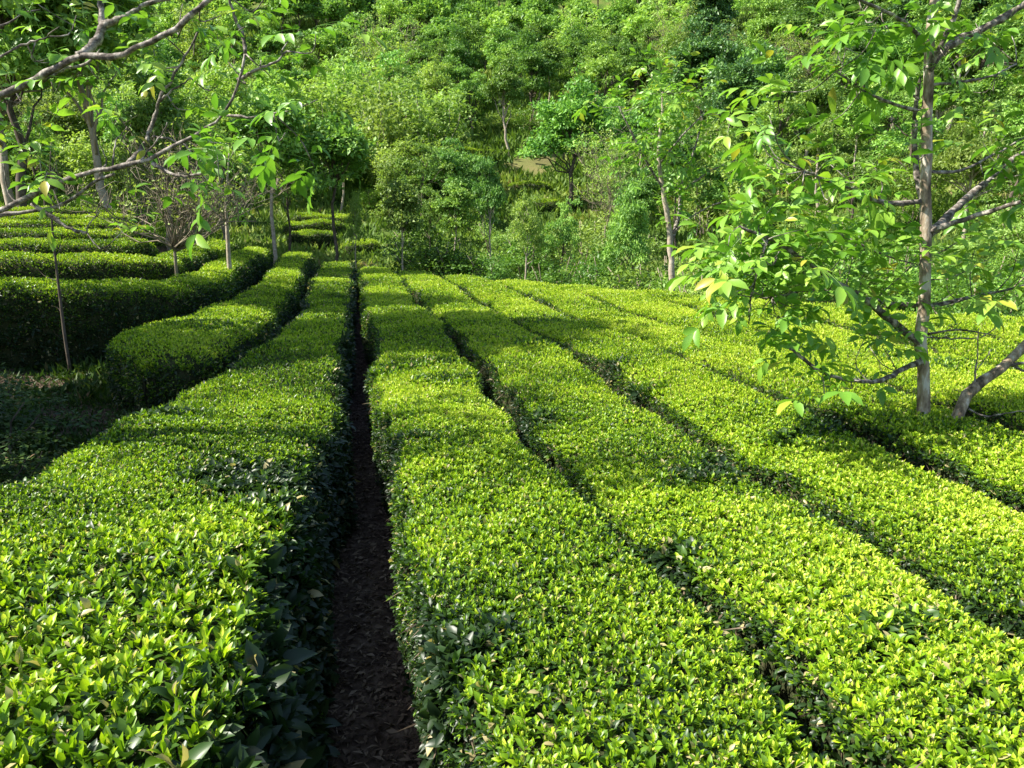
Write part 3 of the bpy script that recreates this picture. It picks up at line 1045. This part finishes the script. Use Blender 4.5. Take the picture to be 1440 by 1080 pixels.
# dry litter on the soil of the path and in the gaps between rows
g = Geo()
n = 30000
y = .2 + 11 * lr.random(n) ** 1.5
u_ = np.where(lr.random(n) < .7, lr.uniform(-.5, .35, n), .97 + .965 * lr.integers(0, 4, n) + lr.normal(0, .05, n))
P = np.stack([u_ - TILT * y, y, np.zeros(n)], -1)
P[:, 2] = ground(P[:, 0], P[:, 1]) + .006 + .012 * lr.random(n)
D = np.stack([lr.normal(0, 1, n), lr.normal(0, 1, n), lr.normal(0, .15, n)], -1)
L_ = .015 + .04 * lr.random(n)
leaves(g, P, D, lr.normal(0, .35, (n, 3)) + np.array([0, 0, 1]), L_, L_ * lr.uniform(.12, .5, n), lr.random(n))
o = g.build("leaf_litter", M_LITTER)
tag(o, "dry brown leaves and bits of twig strewn over the earth path", "leaf litter", None, "stuff")


# ------------------------------------------------------------------ walnut trees close by
def compound(g_, p, d, lr_, size=1.0, tone=.5, pairs=3):
    """one pinnate walnut leaf: a stalk with opposite leaflets and one at the tip, drooping"""
    d = unit(np.asarray(d))
    L_ = (.24 + .14 * lr_.random()) * size
    pts = [np.asarray(p, float)]
    dd = d.copy()
    for _ in range(5):
        pts.append(pts[-1] + dd * L_ / 5)
        dd = unit(dd + np.array([0, 0, -.13]))
    pts = np.array(pts)
    tube(g_, pts, np.linspace(.0028, .0014, 6) * size, 3, .55, cap=False)
    side = unit(np.cross(dd, [0, 0, 1]) + lr_.normal(0, .12, 3))
    P, D, N_, LL = [], [], [], []
    for k in range(pairs):
        f = .35 + .55 * k / max(1, pairs - 1)
        b = pts[0] + (pts[-1] - pts[0]) * f
        ax = unit(pts[min(5, int(f * 5) + 1)] - pts[int(f * 5) if f < 1 else 4])
        for s in (-1, 1):
            P.append(b)
            D.append(ax * .55 + side * s * .9 + np.array([0, 0, -.18 - .3 * lr_.random()]) + lr_.normal(0, .1, 3))
            N_.append(np.cross(side, ax) * (1 if np.cross(side, ax)[2] > 0 else -1) + lr_.normal(0, .25, 3))
            LL.append((.075 + .03 * k + .03 * lr_.random()) * size)
    P.append(pts[-1]); D.append(dd + lr_.normal(0, .1, 3)); N_.append(np.array([0, 0, 1.]) + lr_.normal(0, .25, 3)); LL.append(.14 * size)
    LL = np.array(LL)
    leaves(g_, np.array(P), np.array(D), np.array(N_), LL, LL * .44, np.clip(tone + lr_.normal(0, .12, len(LL)), 0, 1), T12)


def rosette(g_, p, d, lr_, n=5, size=1.0, tone=.5):
    for _ in range(n):
        dd = unit(np.asarray(d) * .5 + lr_.normal(0, .75, 3) + np.array([0, 0, .25]))
        compound(g_, p + lr_.normal(0, .015, 3), dd, lr_, size * (.75 + .5 * lr_.random()), np.clip(tone + lr_.normal(0, .12), 0, .82), int(lr_.integers(2, 4)))


def limb(geo, pts, r0, r1, lr_, n=None, seg=8, wig=.0025):
    pts = np.asarray(pts, float)
    n = n or max(8, 4 * len(pts))
    s = spline(pts, n)
    t_ = np.linspace(0, 1, n)
    s = s + lr_.normal(0, wig, s.shape) * np.minimum(1, t_ * 4)[:, None]
    tube(geo, s, (r0 + (r1 - r0) * t_ ** .8) * (1 + .16 * np.clip(lr_.normal(0, 1, n), -1, 2)), seg)
    return s


def walnut_tree(base, trunk_pts, trunk_r, limbs, spots, label, seed, twig_n=2, size=1.0, bark=M_BARK, extra=None):
    """limbs: (points, r0, r1); spots: (point, spread, count, tone) where leaf rosettes hang, each joined to the nearest limb by a twig"""
    lr_ = np.random.default_rng(seed)
    base = np.asarray(base, float)
    root = empty("walnut_tree", base, label, "tree")
    tg = Geo()
    tp = spline(trunk_pts, 26)
    tp[1:, :2] += lr_.normal(0, .006, (25, 2))
    rr_ = np.interp(np.linspace(0, 1, 26), np.linspace(0, 1, len(trunk_r)), trunk_r)
    tube(tg, tp, rr_ * (1 + .05 * np.sin(np.arange(26) * 1.9)), 12)
    tg.build("trunk", bark, root, True, base)
    joints = [tp[6:]]
    for pts, r0, r1 in limbs:
        g_ = Geo()
        joints.append(limb(g_, pts, r0, r1, lr_))
        g_.build("branch", M_LIMB, root, True, base)
    J = np.concatenate(joints)
    tw, fo = Geo(), Geo()
    for p, spread, cnt, tone in spots:
        p = np.asarray(p, float)
        for _ in range(cnt):
            c = p + np.clip(lr_.normal(0, 1, 3), -1.5, 1.5) * np.array([spread, spread * 1.2, spread * .8])
            dj = np.linalg.norm(J - c, axis=1) + .5 * np.maximum(0, J[:, 2] - c[2])
            jx = int(np.argmin(dj))
            b = J[jx]
            mid = (b + c) / 2 + lr_.normal(0, .03, 3) - np.array([0, 0, .03])
            L_ = np.linalg.norm(c - b)
            if True:
                tube(tw, spline([b, mid, c], 6), np.linspace(.003 + .004 * min(1, L_), .002, 6), 5)
            rosette(fo, c, unit(c - b + np.array([0, 0, .1])), lr_, int(lr_.integers(2, 5)), size, tone)
    for b, e in extra or ():
        tube(tw, spline([b, (np.asarray(b) + e) / 2 + lr_.normal(0, .03, 3), e], 7), np.linspace(.009, .003, 7), 5)
    tw.build("twig_sprays", M_LIMB, root, True, base)
    fo.build("foliage", M_WALNUT, root, False, base)
    return root


# walnut tree standing in the tea on the right
YT = 4.72
def A(px, py, dy=0.0):
    return at_y(px, py, YT + dy)

b = A(1298, 590)
b = np.array([b[0], b[1], -.1])
trunk = [b, A(1298, 575), A(1299, 480), A(1299, 380), A(1302, 270), A(1303, 170), A(1307, 90), A(1316, 0), A(1322, -120), A(1318, -260), A(1330, -400)]
limbs = [
    ([A(1304, 100), A(1330, 68), A(1380, 42), A(1445, 4), A(1530, -50)], .024, .014),
    ([A(1306, 96), A(1330, 50, -.1), A(1348, 5, -.15), A(1352, -60, -.2)], .020, .010),
    ([A(1299, 290), A(1288, 230, .1), A(1287, 160, .12), A(1293, 110, .1)], .022, .012),
    ([A(1294, 482), A(1258, 455, -.05), A(1215, 420, -.15), A(1170, 392, -.25), A(1125, 362, -.4), A(1080, 335, -.5), A(1040, 318, -.55)], .028, .008),
    ([A(1297, 508, -.05), A(1272, 518, -.2), A(1235, 536, -.4), A(1205, 535, -.5), A(1165, 528, -.55), A(1130, 505, -.6), A(1110, 490, -.65)], .020, .007),
    ([A(1297, 428), A(1260, 428, .1), A(1200, 416, .1), A(1140, 408, -.1), A(1085, 420, -.3)], .017, .006),
    ([A(1299, 432), A(1330, 426, .1), A(1380, 415, .2), A(1450, 400, .2)], .016, .008),
    ([A(1303, 330), A(1320, 318, .15), A(1345, 292, .35), A(1385, 258, .6), A(1420, 228, .8), A(1480, 190, 1.0)], .030, .014),
    ([A(1303, 328), A(1335, 315, -.1), A(1375, 303, -.2), A(1435, 284, -.4)], .020, .010),
    ([A(1297, 283), A(1260, 286, .0), A(1228, 281, -.05), A(1200, 266, -.1), A(1165, 255, -.2), A(1130, 240, -.3)], .017, .006),
    ([A(1300, 158), A(1262, 148, .0), A(1215, 128, -.1), A(1175, 100, -.2)], .013, .005),
    ([A(1303, 120), A(1345, 116, 0), A(1390, 108, .1), A(1430, 90, .2)], .011, .005),
    ([A(1300, 242), A(1350, 240, .1), A(1400, 215, .2), A(1440, 195, .3)], .011, .005),
    ([A(1302, 60), A(1270, 30, -.1), A(1230, 10, -.2), A(1190, -10, -.3)], .014, .006),
    ([A(1080, 335, -.5), A(1060, 400, -.55), A(1055, 430, -.5), A(1052, 455, -.45)], .010, .004),
    ([A(1318, -150), A(1250, -220, -.3), A(1180, -260, -.5)], .03, .01), ([A(1320, -200), A(1400, -260, .3), A(1480, -300, .5)], .03, .01),
]
spots = []
for px, py, dy, spx, cnt, tone in [
    (1020, 370, -.5, 26, 6, .62), (985, 395, -.5, 20, 4, .6), (1060, 350, -.5, 28, 7, .62), (1110, 365, -.4, 28, 8, .55), (1100, 420, -.4, 26, 6, .45), (1075, 455, -.45, 18, 3, .35),
    (1150, 385, -.25, 22, 5, .55), (1205, 395, -.2, 25, 6, .62), (1245, 385, -.15, 22, 4, .6),
    (1085, 330, -.5, 22, 4, .6), (1180, 350, -.3, 26, 3, .6), (1230, 345, -.3, 25, 3, .62),
    (1000, 350, -.5, 20, 4, .6), (1040, 395, -.5, 24, 6, .55), (1085, 385, -.45, 24, 6, .55), (970, 375, -.5, 14, 3, .6), (1130, 430, -.4, 22, 4, .45), (1120, 500, -.6, 20, 4, .5), (1150, 520, -.6, 18, 3, .55), (1215, 500, -.45, 22, 4, .6), (1185, 540, -.5, 12, 2, .65), (1255, 500, -.2, 18, 3, .55), (1245, 460, -.1, 20, 3, .5),
    (1335, 390, -.1, 28, 6, .62), (1385, 385, .0, 28, 7, .62), (1425, 360, .1, 25, 5, .6), (1300, 375, -.2, 22, 3, .65), (1410, 420, .1, 22, 3, .6), (1365, 350, -.1, 25, 4, .58),
    (1160, 240, -.2, 28, 5, .6), (1200, 235, -.2, 30, 6, .62), (1240, 250, -.1, 30, 5, .58), (1130, 265, -.3, 25, 4, .5), (1180, 290, -.2, 28, 5, .55), (1100, 250, -.3, 24, 4, .6), (1075, 280, -.4, 20, 3, .5),
    (1080, 165, -.3, 22, 4, .6), (1055, 185, -.35, 16, 2, .6), (1240, 300, .0, 28, 4, .45),
    (1190, 115, -.2, 28, 6, .55), (1230, 90, -.1, 30, 6, .5), (1175, 60, -.2, 30, 6, .5), (1240, 40, -.1, 30, 6, .5), (1210, 10, -.2, 30, 6, .52), (1270, 15, 0, 28, 5, .5), (1150, 120, -.2, 22, 3, .6),
    (1260, 130, 0, 28, 4, .5), (1215, 165, -.1, 24, 3, .5),
    (1340, 60, 0, 28, 4, .55), (1385, 85, .1, 28, 5, .55), (1420, 60, .1, 26, 5, .6), (1350, 15, 0, 30, 5, .55), (1410, 20, .2, 28, 4, .55), (1425, 115, .2, 22, 3, .6), (1380, 125, .1, 24, 3, .55),
    (1400, 190, .3, 26, 4, .55), (1430, 215, .3, 26, 4, .55), (1370, 220, .2, 26, 3, .5), (1425, 270, .4, 26, 3, .5), (1430, 160, .3, 26, 3, .55),
    (1230, -80, -.2, 50, 8, .5), (1300, -150, 0, 60, 9, .5), (1390, -120, .1, 60, 9, .5), (1250, -240, -.2, 60, 8, .5), (1400, -280, .2, 60, 8, .5), (1330, -380, 0, 50, 8, .5), (1180, -150, -.3, 40, 6, .5)]:
    px += 36 * max(0, min(1, (1120 - px) / 100)) if py > 200 else 0
    spots.append((A(px, py, dy), spx * YT / F, max(1, round(cnt * (.6 if py > 320 else .42))), min(tone + .08, .72)))
extra = [(A(1293, 140), A(1272, 122)), (A(1303, 350), A(1350, 338, .2)), (A(1180, 330, -.2), A(1290, 372)), (A(1303, 470), A(1400, 472, .1))]
walnut_tree(b, trunk, [.064, .046, .038, .035, .033, .031, .028, .025, .02, .015, .01], limbs, spots,
            "walnut tree with a straight lichen-spotted trunk rising out of the tea hedges", 301, size=.75, extra=extra)

# leaning one behind its foot
b2 = A(1337, 604, -.12)
b2 = np.array([b2[0], b2[1], -.1])
trunk2 = [b2, A(1338, 600, -.12), A(1360, 556, -.05), A(1392, 530, .0), A(1417, 512, .05), A(1445, 484, .1), A(1500, 430, .2), A(1570, 360, .3), A(1640, 250, .4), A(1690, 120, .5)]
limbs2 = [([A(1417, 513, .05), A(1440, 510, 0), A(1480, 512, -.05)], .012, .006), ([A(1420, 512, .05), A(1450, 526, 0), A(1490, 530, -.1)], .010, .005),
          ([A(1370, 545, -.03), A(1374, 500, -.02), A(1376, 462, -.02)], .007, .003), ([A(1374, 520, -.03), A(1388, 500, 0), A(1396, 488, 0)], .004, .002),
          ([A(1300, 474, .02), A(1345, 476, .05), A(1385, 472, .1), A(1405, 455, .1)], .006, .003),
          ([A(1362, 575, -.1), A(1385, 585, -.15), A(1410, 582, -.2), A(1450, 575, -.25)], .006, .003),
          ([A(1570, 360, .3), A(1560, 280, .4), A(1540, 180, .5)], .025, .01), ([A(1500, 430, .2), A(1560, 420, .1), A(1620, 400, 0)], .02, .01)]
spots2 = [(A(1560, 300, .3), .25, 9, .5), (A(1620, 200, .4), .3, 10, .5), (A(1680, 100, .5), .3, 10, .5), (A(1600, 390, .1), .2, 6, .5), (A(1540, 160, .5), .25, 8, .5)]
walnut_tree(b2, trunk2, [.046, .042, .036, .031, .028, .025, .022, .02, .016, .01], limbs2, spots2,
            "bare-stemmed tree leaning away from the foot of the upright walnut", 302)

# walnut tree outside the left edge whose two long boughs reach into the picture
YB = 3.6
def B(px, py, dy=0.0):
    return at_y(px, py, YB + dy)

b3 = np.array([-4.3, 4.3, float(ground(-4.3, 4.3)) - .1])
fork = np.array([-3.95, 4.1, 1.55])
trunk3 = [b3, b3 + np.array([.05, 0, .6]), b3 + np.array([.15, -.05, 1.2]), fork, np.array([-3.8, 4.0, 2.3]), np.array([-3.7, 4.1, 3.2]), np.array([-3.8, 4.3, 4.3])]
low_b = [fork, B(-140, 330, .3), B(0, 295), B(60, 268), B(110, 246, -.05), B(160, 236, -.08), B(205, 226, -.1), B(245, 205, -.12), B(275, 190, -.15), B(315, 158, -.2), B(328, 135, -.2), B(340, 95, -.22), B(345, 75, -.22)]
low2 = [fork, B(-130, 345, .35), B(0, 302, .1), B(40, 297, .12), B(75, 293, .14), B(110, 272, .15), B(135, 255, .1), B(160, 244, .0)]
up_b = [np.array([-3.85, 4.02, 2.0]), B(-120, 185, .2), B(0, 134), B(50, 112), B(90, 90, -.05), B(112, 80, -.06), B(160, 80, -.1), B(205, 62, -.15), B(255, 35, -.2), B(296, -4, -.22), B(330, -40, -.25)]
limbs3 = [(low_b, .031, .005), (low2, .021, .007), (up_b, .030, .010),
          ([B(345, 75, -.22), B(342, 50, -.2), B(330, 25, -.2), B(322, -10, -.2)], .008, .005),
          ([B(334, 112, -.2), B(362, 98, -.25), B(392, 84, -.25), B(404, 72, -.25)], .008, .004),
          ([B(180, 232, -.09), B(205, 200, .05), B(218, 165, .1), B(226, 135, .1), B(245, 105, .1), B(262, 75, .1), B(282, 40, .1)], .014, .004),
          ([B(224, 143, .1), B(250, 122, .1), B(268, 110, .1)], .007, .003),
          ([B(215, 230, -.1), B(245, 246, -.15), B(280, 246, -.2), B(315, 237, -.2)], .010, .004),
          ([B(196, 228, -.1), B(225, 190, -.1), B(236, 172, -.1)], .005, .003),
          ([B(215, 192, .05), B(240, 196, 0), B(262, 205, 0), B(272, 222, 0)], .006, .003),
          ([B(112, 80, -.06), B(136, 58, 0), B(143, 40, .05), B(142, 0, .1), B(140, -40, .1)], .020, .012),
          ([B(146, 35, .05), B(180, 22, .05), B(205, 5, .05), B(240, -2, .05)], .016, .008),
          ([B(60, 112, 0), B(95, 96, .1), B(125, 88, .1), B(140, 70, .1)], .012, .004),
          ([B(45, 286, .05), B(70, 303, .05), B(95, 320, .05), B(122, 328, .0)], .011, .007),
          ([B(316, 162, -.2), B(350, 165, -.25), B(385, 160, -.3)], .006, .003),
          ([B(0, 80, .1), B(35, 62, .1), B(70, 52, .1)], .007, .003),
          ([B(-20, 40, .2), B(20, 28, .2), B(35, 12, .2)], .007, .003),
          ([B(140, 246, -.05), B(150, 225, 0), B(140, 205, 0)], .006, .002), ([B(158, 236, -.05), B(166, 195, 0), B(180, 178, .05)], .005, .002),
          ([np.array([-3.75, 4.05, 2.6]), np.array([-3.2, 4.6, 3.2]), np.array([-2.6, 5.0, 3.7])], .03, .01),
          ([np.array([-3.7, 4.1, 3.2]), np.array([-3.1, 3.7, 3.7]), np.array([-2.4, 3.4, 4.0])], .03, .01)]
spots3 = []
for px, py, dy, spx, cnt, tone in [
    (400, 75, -.25, 22, 4, .5), (385, 100, -.25, 25, 4, .42), (420, 60, -.25, 18, 3, .5), (360, 40, -.2, 28, 4, .5), (330, 15, -.2, 25, 4, .5), (405, 150, -.3, 22, 3, .35), (375, 185, -.3, 25, 4, .35), (400, 210, -.3, 20, 3, .3),
    (340, 190, -.25, 25, 4, .45), (350, 225, -.25, 22, 3, .38), (320, 240, -.2, 18, 2, .45), (275, 255, -.2, 14, 1, .3), (300, 205, -.1, 22, 3, .5),
    (240, 75, .1, 22, 3, .6), (275, 60, .1, 22, 3, .5), (235, 90, .1, 14, 1, .8), (300, 85, .1, 20, 2, .5), (255, 150, .1, 20, 2, .5), (295, 130, 0, 18, 2, .5), (215, 165, .1, 16, 1, .75),
    (75, 240, .05, 20, 2, .62), (55, 230, .05, 18, 2, .6), (20, 205, .05, 16, 2, .85), (25, 175, .1, 16, 1, .9), (85, 260, 0, 14, 1, .7),
    (150, 318, -.05, 16, 2, .62), (165, 325, -.05, 10, 1, .6), (70, 55, .1, 18, 2, .7), (90, 20, .15, 22, 3, .75), (30, 15, .2, 20, 2, .7), (75, 75, .1, 14, 1, .6), (15, 120, .1, 16, 2, .45),
    (100, 110, 0, 14, 1, .45), (180, 15, .05, 22, 2, .5), (250, 15, 0, 22, 3, .45), (150, 100, .1, 12, 1, .4), (70, 90, .1, 12, 1, .45), (380, 20, -.2, 26, 4, .5), (310, 45, -.1, 20, 2, .5)]:
    spots3.append((B(px, py, dy), spx * YB / F, max(1, round(cnt * .36)), tone + .1))
for p, s_, c_ in [((-2.6, 5.0, 3.7), .5, 16), ((-2.3, 3.4, 4.0), .4, 4), ((-3.8, 4.3, 4.4), .7, 26), ((-3.0, 4.4, 3.3), .4, 9), ((-4.6, 4.2, 3.6), .6, 9)]:
    spots3.append((np.array(p), s_, c_, .5))
walnut_tree(b3, trunk3, [.11, .10, .09, .085, .07, .05, .02], limbs3, spots3,
            "walnut tree whose two long grey boughs reach in over the curved hedges", 303, size=.54, bark=M_LIMB)

# half-grown walnut at the far field edge, forked pale trunk
YC = 15.4
def Cc(px, py, dy=0.0):
    return at_y(px, py, YC + dy)

b4 = Cc(945, 412)
b4 = np.array([b4[0], b4[1], float(ground(b4[0], b4[1])) - .1])
trunk4 = [b4, Cc(945, 405), Cc(943, 350), Cc(938, 300), Cc(930, 255), Cc(926, 215), Cc(930, 170), Cc(932, 130)]
limbs4 = [([Cc(942, 345), Cc(955, 300, .2), Cc(958, 262, .3), Cc(975, 215, .3), Cc(985, 180, .3)], .045, .015), ([Cc(932, 265), Cc(905, 220, -.2), Cc(885, 180, -.3), Cc(870, 150, -.3)], .03, .012),
          ([Cc(958, 270, .3), Cc(1000, 240, .2), Cc(1035, 225, .1)], .025, .01), ([Cc(928, 230), Cc(960, 190, -.3), Cc(990, 160, -.4)], .025, .01), ([Cc(943, 330), Cc(980, 300, -.2), Cc(1020, 285, -.3), Cc(1050, 320, -.4)], .02, .008)]
spots4 = [(Cc(px, py, dy), .30, cnt, tone) for px, py, dy, cnt, tone in [(930, 120, 0, 8, .7), (900, 150, -.2, 8, .68), (960, 145, -.2, 8, .7), (880, 190, -.3, 7, .65), (920, 190, 0, 8, .62), (965, 200, -.2, 8, .65), (1000, 190, .1, 6, .65),
          (900, 235, -.2, 5, .6), (985, 245, .1, 6, .62), (1025, 230, .1, 5, .65), (940, 260, 0, 4, .55), (1005, 290, -.2, 4, .55), (860, 145, -.3, 4, .7), (1040, 295, -.3, 4, .6), (960, 310, 0, 3, .55)]]
walnut_tree(b4, trunk4, [.075, .07, .062, .055, .05, .04, .03, .015], limbs4, spots4, "half-grown yellow-green tree with a pale forked trunk at the far edge of the field", 304, size=1.15, bark=M_PALE)


# thin saplings and the bare bush among the terraces
def sapling(pts, radii, twigs, label, seed, leafn=0, bark=M_PALE, name="sapling"):
    lr_ = np.random.default_rng(seed)
    base = np.asarray(pts[0], float)
    root = empty(name, base, label, "sapling")
    g_ = Geo()
    s = spline(pts, 16)
    tube(g_, s, np.interp(np.linspace(0, 1, 16), np.linspace(0, 1, len(radii)), radii), 7)
    g_.build("trunk", bark, root, True, base)
    g_, f_ = Geo(), Geo()
    for a_, e_ in twigs:
        e_ = np.asarray(e_, float)
        q_ = spline([a_, (np.asarray(a_) + e_) / 2 + lr_.normal(0, .02, 3), e_], 6)
        tube(g_, q_, np.linspace(.006, .002, 6) * max(1, base[1] / 10), 4)
        for _ in range(leafn):
            rosette(f_, q_[lr_.integers(3, 6)] + lr_.normal(0, .06, 3), e_ - a_, lr_, 2, .7, .5)
    if g_.V:
        g_.build("twig_sprays", bark, root, True, base)
    f_.build("foliage", M_WALNUT, root, False, base)
    return root


p0 = on_ground(100, 528)
ys_ = p0[1]
sapling([p0, at_y(92, 480, ys_), at_y(84, 415, ys_), at_y(77, 355, ys_), at_y(72, 300, ys_), at_y(70, 250, ys_), at_y(72, 200, ys_)], [.022, .02, .018, .015, .012, .009, .005],
        [(at_y(79, 370, ys_), at_y(30, 350, ys_ - .2)), (at_y(82, 395, ys_), at_y(50, 375, ys_ + .2)), (at_y(86, 440, ys_), at_y(72, 430, ys_)), (at_y(74, 320, ys_), at_y(100, 275, ys_)),
         (at_y(78, 360, ys_), at_y(96, 338, ys_)), (at_y(72, 290, ys_), at_y(50, 262, ys_))],
        "thin leafless sapling standing in the shaded gully", 401, bark=M_DBARK)
YS = 15.5
gz = at_y(323, 384, YS)
p0 = np.array([gz[0], gz[1], float(ground(gz[0], gz[1]))])
sapling([p0, at_y(322, 365, YS), at_y(320, 330, YS), at_y(318, 290, YS), at_y(320, 250, YS), at_y(322, 215, YS)], [.055, .05, .042, .034, .025, .01],
        [(at_y(319, 300, YS), at_y(300, 262, YS)), (at_y(320, 270, YS), at_y(345, 232, YS)), (at_y(320, 310, YS), at_y(342, 280, YS + .3)), (at_y(320, 250, YS), at_y(306, 215, YS)), (at_y(321, 230, YS), at_y(335, 200, YS))],
        "slender pale-trunked sapling growing in the bend of the curving hedges", 402, 6)

# bare bush
lr_ = np.random.default_rng(77)
YBB = 14.4
bb = at_y(246, 360, YBB)
bb = np.array([bb[0], bb[1], float(ground(bb[0], bb[1]))])
root = empty("bare_bush", bb, "wide leafless bush fanning out over the end of the narrow terraced hedges", "bush")
g_, g2, f_ = Geo(), Geo(), Geo()
tube(g_, [bb, at_y(246, 356, YBB), at_y(247, 345, YBB)], [.032, .03, .024], 8)
for kx in range(30):
    a_ = lr_.uniform(-1.35, 1.35)
    tip = at_y(246, 345, YBB) + np.array([math.sin(a_) * lr_.uniform(1.0, 2.3), lr_.normal(0, .7), math.cos(a_) * lr_.uniform(.9, 2.0) + .12])
    st = at_y(247 + lr_.normal(0, 3), 354 - 8 * lr_.random(), YBB)
    q_ = branchy(g2, st, tip, .016, .005, 7, .05, 5, lr_)
    for _ in range(9):
        s0 = q_[lr_.integers(2, 7)]
        e0 = s0 + np.array([lr_.normal(0, .25), lr_.normal(0, .25), .1 + .35 * lr_.random()])
        q2 = branchy(g2, s0, e0, .008, .004, 4, .08, 3, lr_)
        for _ in range(3):
            s1 = q2[lr_.integers(1, 4)]
            e1 = s1 + np.array([lr_.normal(0, .12), lr_.normal(0, .12), .04 + .2 * lr_.random()])
            tube(g2, [s1, e1], [.004, .002], 3, cap=False)
            if lr_.random() < .3:
                clump_leaves(f_, e1, .08, 4, .07, lr_, 1, 0, .8)
g_.build("trunk", M_TWIGGY, root, True, bb)
g2.build("branch_sprays", M_TWIGGY, root, True, bb)
f_.build("foliage", M_YELLOWLEAF, root, False, bb)
